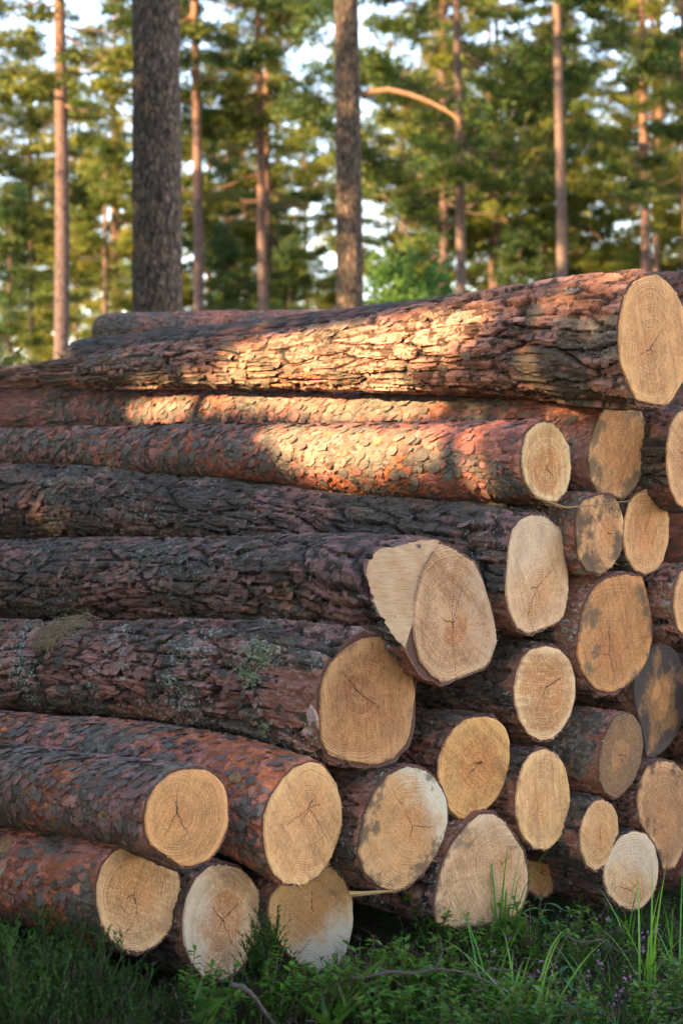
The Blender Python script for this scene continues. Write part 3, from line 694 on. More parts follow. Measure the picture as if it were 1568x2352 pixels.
make_log('L21', c7([(690,525),(740,560),(780,620),(820,690),(845,770),(850,860),(820,950),(760,1010),(680,1030),(600,1040),(520,1040),(440,1030),(425,960),(440,850),(470,740),(510,660),(570,580),(630,530)]),
    5.71, 'platedl', 'very thick bottom log with a pale lilac-streaked end behind tall grass blades', bt=.010, dense=.5, flare=.25,
    wood=dict(cracks=2, pith=(1150,1985), heart=.2, heart_sharp=.3, sap=(.52,.41,.27), hw=(.48,.36,.22), rim=(.55,.48,.37), saw=(.3,.8), white=.35, whitedir=(-.3,.7), stain=.25, stain_col=(.2,.13,.08)))
make_log('L22', c7([(340,312),(400,340),(450,400),(478,470),(480,560),(460,640),(420,720),(370,790),(310,850),(240,875),(170,860),(110,800),(75,720),(85,620),(105,530),(150,430),(210,350),(280,315)]),
    5.53, 'mid', 'log whose end is brown on the left and bleached white on the upper right', bt=.009, dense=.7,
    wood=dict(cracks=3, pith=(945,1895), heart=.3, heart_sharp=.1, sap=(.52,.37,.19), hw=(.5,.33,.16), rim=(.45,.36,.22), white=.95, whitedir=(-.75,.55), stain=.2, stain_col=(.12,.08,.045)))
make_log('L23', c6([(1430,745),(1480,765),(1530,830),(1560,920),(1565,1020),(1550,1100),(1510,1190),(1450,1270),(1380,1310),(1300,1300),(1250,1250),(1220,1170),(1208,1080),(1212,990),(1245,900),(1300,820),(1350,770)]),
    5.33, 'red', 'flaky log with a knot on its bark and a pale egg-shaped end',
    [(650,1735,1990),(590,1716,1965),(500,1697,1930),(400,1675,1890),(200,1650,1840),(0,1634,1800),(-150,1622,1775)],
    dense=2.4, step=.0055, wood=dict(cracks=5, pith=(708,1855), heart=.35, heart_sharp=.4, sap=(.57,.41,.22), hw=(.52,.34,.17), rim=(.62,.48,.28), saw=(.6,.8)))
make_log('L24', c6([(900,778),(950,785),(1000,820),(1035,890),(1042,960),(1035,1050),(1005,1130),(950,1190),(880,1222),(820,1215),(760,1170),(700,1130),(670,1080),(665,1000),(680,920),(720,850),(780,800),(840,782)]),
    4.96, 'scaly', 'log with blue-grey overlapping bark scales and a round golden-brown end',
    [(370,1772,1955),(300,1760,1935),(200,1742,1918),(100,1728,1900),(0,1712,1884),(-150,1695,1862)],
    dense=2.2, step=.005, wood=dict(cracks=5, pith=(402,1868), heart=.3, heart_sharp=.3, sap=(.51,.34,.16), hw=(.46,.29,.13), rim=(.55,.38,.2), saw=(-.5,.9)))
make_log('L25', c6([(660,1120),(720,1140),(780,1200),(820,1270),(825,1350),(805,1440),(780,1510),(720,1580),(650,1612),(580,1605),(510,1560),(465,1480),(445,1400),(445,1310),(470,1220),(520,1160),(590,1125)]),
    5.12, 'red', 'lowest left log with red bark and a fuzzy, clearly ringed pale end',
    [(250,1932,2165),(200,1924,2150),(100,1908,2125),(0,1896,2102),(-150,1878,2070)],
    dense=2.0, step=.005, wood=dict(cracks=3, pith=(307,2052), heart=.45, heart_sharp=.5, sap=(.56,.42,.24), hw=(.49,.32,.15), rim=(.62,.52,.36), saw=(.8,.4), hard=1, ring=.008))
make_log('L26', c6([(1020,1218),(1090,1230),(1150,1280),(1190,1350),(1195,1430),(1185,1530),(1150,1620),(1090,1700),(1010,1740),(930,1730),(870,1650),(840,1560),(838,1460),(855,1370),(900,1280),(960,1225)]),
    5.3, 'mid', 'bottom log with a whitish mouldy end around a brown cracked heart, second from the left', dense=.4,
    wood=dict(cracks=5, pith=(510,2115), heart=.5, heart_sharp=.04, sap=(.55,.45,.31), hw=(.46,.29,.14), rim=(.58,.54,.46), white=.55, whitedir=(.8,.1), hard=1))
make_log('L27', [(740,1985),(780,2005),(806,2060),(808,2120),(795,2180),(768,2225),(720,2232),(670,2200),(630,2150),(615,2100),(620,2060),(650,2025),(695,1990)],
    5.48, 'mid', 'bottom log with a mustard-brown end turning white towards the ground, behind the heather sprig', dense=.4,
    wood=dict(cracks=3, pith=(715,2095), heart=.4, heart_sharp=.4, sap=(.47,.34,.17), hw=(.44,.29,.13), rim=(.5,.4,.2), white=.85, whitedir=(-.4,-.8), dark=.88))
make_log('L30', ell(1412, 1890, 24, 42), 6.6, 'mid', 'log almost hidden in the gap between the dark-ended and the small yellowish log', dense=.2)
# the two logs whose far ends show at the upper left
make_log('LA', ell(1600, 800, 62, 95), 6.95, 'pink', 'pinkish log behind the thick top log, highest of the far ends at upper left',
    [(1450,705,890),(1200,708,870),(950,713,850),(800,713,840),(600,715,825),(400,717,810),(235,719,796)], dense=5, step=.009, farend=True, length=4.2)
make_log('LB', ell(1640, 930, 60, 90), 6.75, 'pink', 'log whose grey far end peeks out low at upper left behind the top log',
    [(1200,830,990),(800,800,930),(500,792,900),(300,786,880),(185,784,870)], dense=5, step=.009, farend=True, length=4.2)
# the pile goes on past the right edge
for i, (cx_, cy_, r_, Y_) in enumerate([(1740,890,80,6.7),(1800,1130,85,6.7),(1700,1250,62,6.6),(1730,1600,80,6.7),(1660,1700,55,6.9),(1690,1850,75,6.7),(1850,1450,85,6.8),(1820,1800,80,6.8),(1680,2040,65,6.6),(1810,2010,75,6.8)]):
    make_log('R%d' % i, ell(cx_, cy_, r_ * .66, r_), Y_, ['mid', 'platedl', 'red'][i % 3], 'pine log stacked in the part of the pile past the right edge', dense=.2, step=.01,
             group='logs past the right edge of the photo')

# ------------------------------------------------------------------ ground
def gz(x, y):
    """height of the ground"""
    n = .05 * math.sin(x * 1.3 + .7) * math.sin(y * .9) + .03 * math.sin(x * 3.1 + y * 2.3)
    d = math.hypot(x, y - 5.6)
    base = -.03 - .05 * min(1, max(0, x)) if d < 3 else -.03
    return base + n * min(1, max(.25, d / 6))
def build_ground():
    xs = np.concatenate([-np.geomspace(900, 6, 26), np.linspace(-5.6, 5.6, 130), np.geomspace(6, 900, 26)])
    ys = np.concatenate([-np.geomspace(900, 1, 24), np.linspace(-.6, 11, 130), np.geomspace(11.5, 900, 30)])
    X, Y = np.meshgrid(xs, ys)
    Z = np.vectorize(gz)(np.clip(X, -60, 60), np.clip(Y, -60, 100))
    near = (np.abs(X) < 5.7) & (Y > -.7) & (Y < 11.2)
    Z = Z + np.where(near, np.vectorize(lambda a, b: mnoise.noise(Vector((a * 7, b * 7, 0))) * .018 + mnoise.noise(Vector((a * 23, b * 23, 4))) * .008)(X, Y), 0)
    V = np.stack([X, Y, Z], -1).reshape(-1, 3); ny, nx = X.shape
    i = np.arange(ny * nx).reshape(ny, nx)
    Q = np.stack([i[:-1, :-1], i[:-1, 1:], i[1:, 1:], i[1:, :-1]], -1).reshape(-1, 4)
    m = NT('forest_floor'); c = m.coord()
    n1 = m.noise(c, 2.2, 4); n2 = m.noise(c, 30, 5, .7); n3 = m.noise(c, 9, 4, .6)
    col = m.mix(m.ramp(n3, .4, .6), (.045, .032, .02), (.035, .045, .014))
    col = m.mix(m.ramp(n2, .52, .7), col, (.11, .075, .045))
    col = m.mix(m.ramp(n1, .45, .6, 0, .6), col, (.055, .075, .02))
    m.bsdf(col, .95, .15, m.bump(n2, .02, .9))
    tag(mesh_np('ground', V, Q, m.m, None, True), kind='structure')
build_ground()

# ------------------------------------------------------------------ plant materials
def leaf_mat(name, a, b, c3=None, scale=3.0, trans=.35, rough=.6, spec=.3, per_obj=.35):
    m = NT(name); c = m.coord()
    n = m.noise(c, scale, 3, .6); n2 = m.noise(c, scale * 14, 2, .5)
    col = m.mix(m.ramp(n, .35, .65), a, b)
    if c3: col = m.mix(m.ramp(n2, .55, .72, 0, .8), col, c3)
    r = m.math('ADD', 1 - per_obj / 2, m.math('MULTIPLY', m.rand(), per_obj))
    col = m.mix(1.0, col, m.comb(r, r, r), 'MULTIPLY')
    tc = m.mix(1.0, col, (1.3, 1.25, .6), 'MULTIPLY')
    m.bsdf(col, rough, spec, None, trans, tc)
    return m.m
M_NEEDLE = [leaf_mat('pine_needles_dark', (.024, .065, .018), (.075, .105, .016), (.17, .15, .02), .8, .3),
            leaf_mat('pine_needles_olive', (.055, .095, .016), (.16, .16, .02), (.28, .22, .025), .8, .35),
            leaf_mat('pine_needles_yellow', (.16, .18, .02), (.32, .26, .03), (.40, .30, .04), .8, .4)]
def stem_mat(name, lower, upper, z0, z1, scale=26, moss=0.0, gap=(.02, .016, .013)):
    m = NT(name); c = m.coord(); z = m.sep(c)[2]
    n = m.noise(c, 1.6, 3); t = m.ramp(m.math('ADD', z, m.math('MULTIPLY', n, 2.0)), z0 + 1, z1 + 1)
    p = m.vm('MULTIPLY', c, (1, 1, .3))
    f = m.noise(c, 60, 4, .7); f2 = m.noise(p, scale * 1.3, 4, .7); f3 = m.noise(p, scale * .5, 3, .6)
    col = m.mix(t, lower, upper)
    k = m.math('ADD', .45, m.math('MULTIPLY', m.math('ADD', f2, f), .55))
    col = m.mix(1.0, col, m.comb(k, k, k), 'MULTIPLY')
    crack = m.math('MULTIPLY', m.ramp(f2, .40, .50, 1, 0), m.ramp(t, 0, 1, .92, .4))
    col = m.mix(crack, col, gap)
    col = m.mix(m.ramp(f3, .55, .7, 0, .25), col, (.16, .13, .115))
    if moss > 0:
        x = m.sep(c)[0]
        mm = m.math('ADD', m.noise(c, 5, 5, .7), m.math('MULTIPLY', x, -.5))
        col = m.mix(m.ramp(mm, .45, .62, 0, moss), col, (.06, .065, .025))
    if moss > 0:
        pw_ = m.vm('ADD', c, m.vm('SCALE', m.noise(c, 7, 4, .65, 'Color'), sc_=.10)); pv = m.vm('MULTIPLY', pw_, (1, 1, .34))
        e_ = m.ramp(m.vor(pv, scale, 'DISTANCE_TO_EDGE').outputs['Distance'], .02, .2)
        tn = m.math('ADD', .62, m.math('MULTIPLY', m.sep(m.vor(pv, scale * 1.6).outputs['Color'])[0], .55))
        col = m.mix(1.0, col, m.comb(tn, tn, tn), 'MULTIPLY'); col = m.mix(m.math('SUBTRACT', .6, m.math('MULTIPLY', e_, .6)), col, gap)
        f2 = m.math('ADD', f2, m.math('MULTIPLY', e_, 1.4))
    h = m.math('ADD', f2, m.math('MULTIPLY', f, .4))
    m.bsdf(col, .85, .25, m.bump(h, .02, .9)); return m.m
M_TRUNK = stem_mat('pine_trunk', (.11, .075, .062), (.19, .115, .08), 2, 9)
M_TRUNKR = stem_mat('pine_trunk_orange', (.125, .08, .07), (.27, .13, .07), 4, 12)
M_TRUNKD = stem_mat('old_pine_trunk', (.19, .118, .075), (.20, .12, .07), 6, 14, 24, .45)
M_LIMB = stem_mat('pine_limb', (.30, .17, .08), (.32, .17, .08), 1, 5, 40)

# ------------------------------------------------------------------ pines
def tufts(centres, rng, n_needle=10, L=.13, wd=.020, spread=.07, up=.35):
    C = np.asarray(centres); n = len(C)
    C = np.repeat(C, n_needle, 0) + rng.normal(0, spread, (n * n_needle, 3)) * np.array([1, 1, .6])
    d = rng.normal(0, 1, C.shape); d[:, 2] = d[:, 2] * .6 + up; d /= np.linalg.norm(d, axis=1)[:, None]
    s = np.cross(d, rng.normal(0, 1, C.shape)); s /= np.linalg.norm(s, axis=1)[:, None]
    Ls = L * rng.uniform(.6, 1.3, (len(C), 1))
    V = np.stack([C - s * wd * .5, C + s * wd * .5, C + d * Ls + s * wd * .15], 1).reshape(-1, 3)
    return V, np.arange(len(V)).reshape(-1, 3)

def pine_meshes(kind, rng, height, crown0, rad, nb, tuft_n, trunk_r, needle, lean=0.0, hole=None, offset=None, extra=1.0):
    """returns trunk MB and crown arrays; crown built of limbs that carry pads of needle tufts"""
    tb = MB(); n = 14
    wob = [rng.normal(0, .05) for _ in range(3)]
    def axis(z): return Vector((math.sin(z * .35 + wob[0] * 9) * .06 + lean * z + wob[0], math.cos(z * .3 + wob[1] * 9) * .06 + wob[1], z)) - Vector((math.sin(wob[0] * 9) * .06 + wob[0], math.cos(wob[1] * 9) * .06 + wob[1], 0))
    zs = [-.15, .05, .25, .6] + list(np.linspace(1.2, height, n))
    def tr(z): return trunk_r * (1.0 - .72 * max(0, z) / height) * (1 + .25 * math.exp(-max(z, 0) / .35)) + .006
    zz = list(np.arange(0, height, .12)) if trunk_r > .19 else zs
    tb.tube([axis(z) for z in zz], [tr(z) for z in zz], 22 if trunk_r > .19 else 14, .03)
    pts = []
    ctr = []
    for b in range(nb):
        f = (b + rng.uniform(0, 1)) / nb
        z0 = crown0 + (height - crown0) * f * .97
        az = rng.uniform(0, 2 * math.pi)
        if kind == 'pine': prof = math.sin(math.pi * min(1, (f * .82 + .22))) ** .7
        else: prof = (1 - f) ** .75 + .06
        Lb = rad * prof * rng.uniform(.55, 1.15)
        rise = rng.uniform(-.25, .45) * (1 if kind == 'pine' else .4)
        p0 = axis(z0); dirv = Vector((math.cos(az), math.sin(az), 0)); side = Vector((-math.sin(az), math.cos(az), 0))
        bend = rng.uniform(-.3, .3)
        P = []
        m_ = 7
        for i in range(m_):
            t = i / (m_ - 1)
            P.append(p0 + dirv * (Lb * t) + side * (bend * Lb * t * t) + Vector((0, 0, Lb * (rise * t + .22 * t * t - (.18 * math.sin(t * 3.1))))))
        r0 = max(.012, tr(z0) * .28)
        tb.tube(P, [r0 * (1 - .8 * i / (m_ - 1)) for i in range(m_)], 5, .05, False)
        # pads
        npad = max(2, int(Lb * 2.6 * extra))
        for k in range(npad):
            t = rng.uniform(.38 if kind == 'pine' else .12, 1.05)
            base = p0 + dirv * (Lb * t) + side * (bend * Lb * t * t + rng.normal(0, Lb * .20 * t)) + Vector((0, 0, Lb * (rise * t + .22 * t * t - .18 * math.sin(min(1, t) * 3.1)) + rng.normal(0, .10)))
            pr = rng.uniform(.16, .38)
            nn = int(tuft_n * rng.uniform(.7, 1.3))
            q = rng.normal(0, 1, (nn, 3)) * np.array([pr, pr, pr * .36]) * .62
            ctr.append(np.array(base) + q)
            if k % 2 == 0:
                tb.tube([p0 + dirv * (Lb * t * .75), (p0 + dirv * (Lb * t * .9) + base) / 2, base], [.009, .006, .003], 3, 0, False)
    C = np.concatenate(ctr)
    if hole is not None: C = C[~hole(C + np.array(offset))]
    V, T = tufts(C, rng, needle['n'], needle['L'], needle['w'], needle.get('s', .07))
    if hole is not None:
        ctr_ = V.reshape(-1, 3, 3).mean(1) + np.array(offset)
        keep = ~hole(ctr_); T = T[keep]
    return tb, V, T

PROTO = []
def make_proto(kind, seed, height, crown0, rad, nb, tn, tr_, mi, tm, label, needle=None, extra=1.0):
    rng = np.random.default_rng(seed)
    tb, V, T = pine_meshes(kind, rng, height, crown0, rad, nb, tn, tr_, needle or dict(n=9, L=.17, w=.040), extra=extra)
    root = empty('pine_tree'); tag(root, label, 'tree', 'pines of the forest behind the log pile')
    tb.build('trunk', tm, root, True)
    mesh_np('crown', V, T, M_NEEDLE[mi], root)
    root['used'] = 0
    PROTO.append(root); return root
def put(root, x, y, rz=0, s=1.0, label=None, group=None, z=0):
    if not root['used']: r = root; root['used'] = 1
    else:
        r = root.copy(); COL.objects.link(r)
        for ch in list(root.children):
            c = ch.copy(); COL.objects.link(c); c.parent = r
    r.location = (x, y, gz(max(-60, min(60, x)), min(100, y)) - .05 + z); r.rotation_euler = (0, 0, rz); r.scale = (s, s, s)
    if label: r['label'] = label
    if group: r['group'] = group
    return r
FAR = 'slender pine among many in the blurred forest behind the pile'
P = {}
P['tall1'] = make_proto('pine', 1, 17, 4.8, 3.0, 62, 17, .17, 0, M_TRUNK, FAR)
P['tall2'] = make_proto('pine', 2, 15, 5.8, 2.8, 56, 17, .15, 1, M_TRUNKR, FAR)
P['tall3'] = make_proto('pine', 3, 19, 4.0, 3.4, 70, 17, .18, 1, M_TRUNKR, FAR)
P['tall4'] = make_proto('pine', 4, 16, 7.3, 2.6, 50, 17, .15, 2, M_TRUNKR, FAR)
P['yng1'] = make_proto('fir', 5, 8.5, .8, 2.3, 56, 15, .09, 0, M_TRUNK, 'young dark pine with branches near the ground in the far forest')
P['yng2'] = make_proto('fir', 6, 7.5, .6, 2.2, 52, 15, .08, 2, M_TRUNK, 'young yellow-green pine with branches near the ground in the far forest')
P['yng3'] = make_proto('pine', 7, 10, 1.6, 2.4, 56, 15, .10, 1, M_TRUNK, 'young olive-green pine with low branches in the far forest')

# trunks one can point to:  x (photo), distance, trunk radius, kind of crown, label
def at(px, Y): return ((px - CX) / F * Y, Y)
def near_tree(px, Y, wpx, crown0, height, mi, tm, label, lean, limbs=(), rad=2.6, nb=46, seed=0, name='pine_tree'):
    rng = np.random.default_rng(100 + seed)
    r = wpx / F * Y / 2
    x, y = at(px, Y)
    root = empty(name, (x, y, gz(x, y) - .05)); tag(root, label, 'tree', 'pines of the forest behind the log pile')
    tb, V, T = pine_meshes('pine', rng, height, crown0, rad, nb, 15, r / .93, dict(n=9, L=.17, w=.040), lean)
    # trunk as fine tube with ripples: silhouettes that are not ruler straight
    tb.build('trunk', tm, root, True)
    mesh_np('crown', V, T, M_NEEDLE[mi], root)
    for pts in limbs:
        mb = MB(); W = [unproj(a, b, Y) - Vector(root.location) for a, b in pts]
        for i, p in enumerate(W): p.y += -.02 * i
        r0 = limbs_r.get(seed, .03)
        mb.tube(W, [r0 * (1 - .75 * i / (len(W) - 1)) for i in range(len(W))], 8, .06)
        mb.build('limb', M_LIMB, root, True)
    return root
limbs_r = {3: .05, 4: .035, 5: .03, 10: .03}
near_tree(132, 30, 35, 6.8, 19, 1, M_TRUNKR, 'reddish pine trunk second from the left edge, running out of the top of the photo', .0003, seed=1, nb=50)
near_tree(351, 15, 116, 8.5, 22, 0, M_TRUNKD, 'thickest dark mossy pine trunk, rising left of centre behind the pile', -.0003, seed=2, nb=40)
near_tree(796, 21, 65, 9.5, 21, 0, M_TRUNKD, 'thick brown pine trunk at centre with sunlit patches and an arching bare limb', .0012,
          [[(830, 222), (850, 213), (890, 208), (940, 220), (985, 238), (1020, 256), (1048, 276), (1056, 300)]], seed=3)
near_tree(600, 40, 26, 8.5, 17, 1, M_TRUNKR, 'slim sunlit pine trunk with bare limbs, midway between the two thickest trunks', .0005,
          [[(588, 403), (560, 410), (530, 425), (505, 432), (480, 447)], [(588, 485), (560, 490), (535, 502), (515, 510)], [(612, 376), (640, 372), (680, 366)]], seed=4)
near_tree(451, 38, 27, 9.0, 18, 0, M_TRUNKR, 'slim grey-red pine trunk just right of the thickest dark trunk', .0009, [[(462, 190), (490, 180), (515, 160)]], seed=5)
near_tree(1055, 36, 27, 6.4, 16, 0, M_TRUNK, 'pine trunk right of the green bush under a dense dark crown', .0004, seed=6, rad=3.4, nb=64)
near_tree(1127, 52, 16, 7.2, 16, 0, M_TRUNKR, 'thinner left trunk of a close pair of pines right of centre', 0, seed=7)
near_tree(1146, 50, 20, 7.5, 16, 1, M_TRUNKR, 'brighter right trunk of a close pair of pines right of centre', 0, seed=8)
near_tree(1285, 33, 27, 9.5, 18, 0, M_TRUNK, 'straight grey pine trunk rising from behind the thick top log', -.0005, seed=9)
near_tree(1477, 42, 26, 7.5, 17, 1, M_TRUNKR, 'pale sunlit pine trunk at the right above the butt of the top log', .0002, seed=10)
near_tree(1499, 46, 16, 7.6, 16, 2, M_TRUNKR, 'orange pine trunk close behind the pale sunlit one, with a dead forked limb', 0,
          [[(1505, 600), (1512, 570), (1514, 530), (1520, 500), (1532, 470)], [(1514, 535), (1505, 500), (1510, 490)]], seed=11)
near_tree(66, 48, 18, 6.9, 13, 1, M_TRUNKR, 'thin sunlit pine trunk near the left edge with a bare limb reaching to it', 0, [[(60, 695), (35, 672), (10, 655), (-15, 642)]], seed=12)
near_tree(177, 55, 13, 6.2, 13, 0, M_TRUNK, 'thin dark pine trunk between the reddish trunk and the thickest trunk', 0, seed=13)
near_tree(561, 60, 13, 6.5, 14, 0, M_TRUNKR, 'thin pine stem just left of the slim sunlit trunk', 0, seed=14)
near_tree(930, 62, 13, 7.5, 15, 1, M_TRUNKR, 'thin pine stem rising behind the rounded green bush', 0, seed=15)
near_tree(700, 66, 11, 7, 15, 1, M_TRUNKR, 'very thin pine stem left of the thick centre trunk', 0, seed=16)
near_tree(1566, 34, 18, 6.5, 15, 0, M_TRUNK, 'grey pine trunk cut by the right edge behind the butt of the top log', 0, seed=17)
near_tree(1242, 70, 10, 6.5, 15, 2, M_TRUNKR, 'very thin distant stem left of the straight grey trunk', 0, seed=18)

# the forest further back and to the sides
rf = random.Random(21)
MORE = [(3.3, 64, 'tall4'), (-2.6, 74, 'tall3'), (-9.6, 45, 'tall2'), (-6.6, 54, 'tall4'), (8.6, 50, 'tall3'), (6.3, 57, 'tall4'), (-3.6, 58, 'tall1')]
for x_, y_, k_ in MORE: put(P[k_], x_, y_, rf.uniform(0, 6.28), rf.uniform(.9, 1.05))
kinds = ['tall2', 'tall3', 'tall4', 'tall2', 'tall3', 'tall4', 'yng2', 'yng3', 'yng3', 'yng2']
labels_used = 0
for ring, (y0, y1, n) in enumerate([(48, 62, 6), (62, 80, 10), (80, 105, 11), (105, 140, 9)]):
    for i in range(n):
        Y = rf.uniform(y0, y1)
        half = .235 * Y
        px = -half + 2 * half * (i + rf.uniform(.1, .9)) / n
        k = rf.choice(kinds if ring > 0 else ['tall2', 'tall3', 'tall1', 'yng3', 'yng1', 'yng2'])
        put(P[k], px, Y, rf.uniform(0, 6.28), rf.uniform(.85, 1.2))
# young pines that fill the low band behind the pile
for px, Y, k, s in [(330, 70, 'yng2', 1.1), (1000, 66, 'yng2', 1.1), (600, 74, 'yng2', 1.2), (900, 58, 'yng3', .9), (1120, 72, 'yng2', 1.2), (20, 40, 'yng1', .9), (250, 44, 'yng3', .95), (520, 50, 'yng1', .95), (660, 46, 'yng1', .85), (1200, 48, 'yng1', .95), (1390, 52, 'yng2', 1.0), (1340, 60, 'yng2', 1.2), (1450, 58, 'yng1', 1.0), (780, 60, 'yng2', 1.0), (95, 56, 'yng2', 1.0), (1570, 50, 'yng3', 1.0), (420, 58, 'yng2', 1.05)]:
    x, y = at(px, Y); put(P[k], x, y, rf.uniform(0, 6.28), s)
# pines added behind the camera to dim sky light, then ones beside the view
for x, y, k, s in [(-3, -4, 'tall1', 1), (0, -9, 'tall2', 1), (-7, -9, 'tall3', 1), (12, -6, 'tall1', 1)]:
    put(P[k], x, y, rf.uniform(0, 6.28), s, 'unseen pine added behind the camera to dim sky light on the pile', 'pines added behind the camera')
SIDE = 'pine standing outside the photo beside the forest view'
for x, y, k, s in [(-9, 22, 'tall3', 1), (-12, 33, 'tall1', 1), (-16, 45, 'tall2', 1), (10, 24, 'tall1', 1), (14, 36, 'tall3', 1), (17, 48, 'tall2', 1), (-20, 26, 'tall1', .95), (-24, 40, 'tall3', 1)]:
    put(P[k], x, y, rf.uniform(0, 6.28), s, SIDE, 'pines outside the photo')

for x, y, k, s_ in [(-6.6, 11.6, 'yng1', 1.35), (-8.2, 10.2, 'yng3', 1.2), (-5.6, 13.4, 'yng1', 1.2), (-9.5, 8.5, 'yng1', 1.3), (-8.6, 15.6, 'tall1', .8)]:  # unseen trees added so the thick trunks stand in shade
    put(P[k], x, y, rf.uniform(0, 6.28), s_, 'young pine added left of view to shade the thick trunks', 'young pines added left of view for shade')
for i in range(30):
    Y = rf.uniform(58, 115); sd_ = (-1 if i % 2 else 1); px = sd_ * (.26 + .5 * rf.random()) * Y
    put(P[rf.choice(['tall1', 'tall2', 'tall3', 'tall4', 'yng3', 'yng2'])], px, Y, rf.uniform(0, 6.28), rf.uniform(.9, 1.2), SIDE, 'pines outside the photo')
# broadleaf bush-like sapling right of the centre trunk
def sapling():
    x, y = at(935, 31); root = empty('broadleaf_sapling', (x, y, gz(x, y) - .05))
    tag(root, 'rounded bright green broadleaf sapling right of the thick centre trunk', 'bush')
    rng = np.random.default_rng(5); tb = MB()
    tb.tube([(0, 0, 0), (.05, 0, 1.2), (0, .05, 2.6), (.05, 0, 4.2)], [.06, .05, .035, .012], 8)
    for i in range(26):
        a = rng.uniform(0, 6.28); z = rng.uniform(1.2, 3.8); L = .85 * math.sin((z - .6) / 4.2 * math.pi) + .15
        tb.tube([(0, 0, z), (math.cos(a) * L * .5, math.sin(a) * L * .5, z + .25), (math.cos(a) * L, math.sin(a) * L, z + .4)], [.015, .01, .004], 4)
    tb.build('trunk', M_TRUNK, root, True)
    n = 9000; d = rng.normal(0, 1, (n, 3)); d /= np.linalg.norm(d, axis=1)[:, None]
    rr = rng.uniform(.35, 1, n) ** .5
    lump = 1 + .2 * np.sin(d[:, 0] * 5 + 1) * np.sin(d[:, 2] * 6) + .12 * np.sin(d[:, 1] * 11 + d[:, 2] * 9)
    C = d * (rr * lump)[:, None] * np.array([.85, .85, 1.9]) + np.array([0, 0, 3.25])
    V, T = tufts(C, rng, 2, .09, .06, .03, .1)
    mesh_np('crown', V, T, leaf_mat('broadleaf_green', (.04, .12, .03), (.10, .17, .03), None, 1.5, .35), root)
sapling()

# ------------------------------------------------------------------ unseen firs added to shade the pile, crowns cut open for sun patches
SX = Vector((-SDIR.y, SDIR.x, 0)).normalized(); SZ = SDIR.cross(SX); SZ = SZ if SZ.z > 0 else -SZ
SXn, SZn = np.array(SX), np.array(SZ)
def sproj(p): return (float(np.dot(p, SXn)), float(np.dot(p, SZn)))
def sun_poly(key, pts):
    return np.array([sproj(np.array(on_log(key, a, b)[0])) for a, b in pts])
def grow(p, k=1.12):
    c = p.mean(0); return c + (p - c) * k
HOLES = [sun_poly('L1', [(560, 790), (640, 772), (760, 752), (900, 733), (1040, 712), (1110, 722), (1060, 775), (980, 820), (900, 862), (800, 893), (650, 897), (560, 890), (530, 850)]),
         sun_poly('L2', [(300, 955), (330, 925), (420, 905), (560, 900), (760, 908), (940, 908), (990, 940), (900, 972), (740, 968), (640, 945), (560, 945), (450, 968), (330, 975)]),
         sun_poly('L3', [(612, 985), (680, 975), (830, 974), (950, 985), (900, 1040), (850, 1090), (820, 1120), (705, 1115), (685, 1075), (640, 1048), (604, 1030)])]
THIN = [sun_poly('L3', [(850, 975), (1200, 972), (1235, 1060), (1190, 1140), (850, 1125)]), sun_poly('L1', [(1040, 730), (1250, 690), (1400, 680), (1400, 850), (1200, 890), (950, 890)]),
        sun_poly('L2', [(700, 912), (1300, 912), (1350, 950), (1200, 965), (700, 968)])]
def in_poly(P2, poly):
    x, y = P2[:, 0], P2[:, 1]; inside = np.zeros(len(P2), bool); n = len(poly)
    for i in range(n):
        x1, y1 = poly[i]; x2, y2 = poly[(i + 1) % n]
        c = ((y1 > y) != (y2 > y)) & (x < (x2 - x1) * (y - y1) / (y2 - y1 + 1e-12) + x1)
        inside ^= c
    return inside
def hole(W):  # openings cut into the added firs so sun patches land on the logs
    P2 = np.stack([W @ SXn, W @ SZn], -1); o = np.zeros(len(W), bool)
    for i_, h in enumerate(HOLES): o |= in_poly(P2, grow(h, (1.14, 1.1, 1.1)[i_]))
    r = np.random.default_rng(9).random(len(P2))
    for h in THIN: o |= in_poly(P2, h) & (r < np.where(in_poly(P2, THIN[1]), .22, .72))
    return o
def shade_trees():
    c0 = np.array([.1, 6.6, 1.3]); hd = np.array([SDIR.x, SDIR.y, 0]); hd /= np.linalg.norm(hd); sx = np.array(SX)
    k = 0
    for dist, spots in ((8.5, (-4.4, -2.9, -1.5, -.1, 1.3, 2.7, 4.1)), (11.0, (-5, -3.6, -2.2, -.8, .6, 2.0, 3.4, 4.8))):
        for s in spots:
            rng = np.random.default_rng(300 + k)
            p = c0 + hd * dist + sx * (s + rng.uniform(-.2, .2)); p[2] = gz(p[0], p[1]) - .05
            hgt = 8.4 if dist < 9 else 9.6
            tb, V, T = pine_meshes('fir', rng, hgt + rng.uniform(-.4, .6), .7, 1.75, 74, 16, .08, dict(n=10, L=.15, w=.034, s=.09), hole=hole, offset=p, extra=1.5)
            root = empty('shade_fir', tuple(p)); tag(root, 'dense young fir added out of view to shade the log pile', 'tree', 'firs added out of view to shade the pile')
            # stem and branch faces inside the sun openings are cut away too
            v = np.concatenate(tb.v); t4 = np.concatenate(tb.q)
            inh = hole(v + p); keep = ~inh[t4].any(1) | (np.hypot(v[t4][:, :, 0].mean(1), v[t4][:, :, 1].mean(1)) < .0)
            mesh_np('trunk', v, [t4[keep]], M_TRUNK, root, True)
            mesh_np('crown', V, T, M_NEEDLE[0], root)
            k += 1
shade_trees()

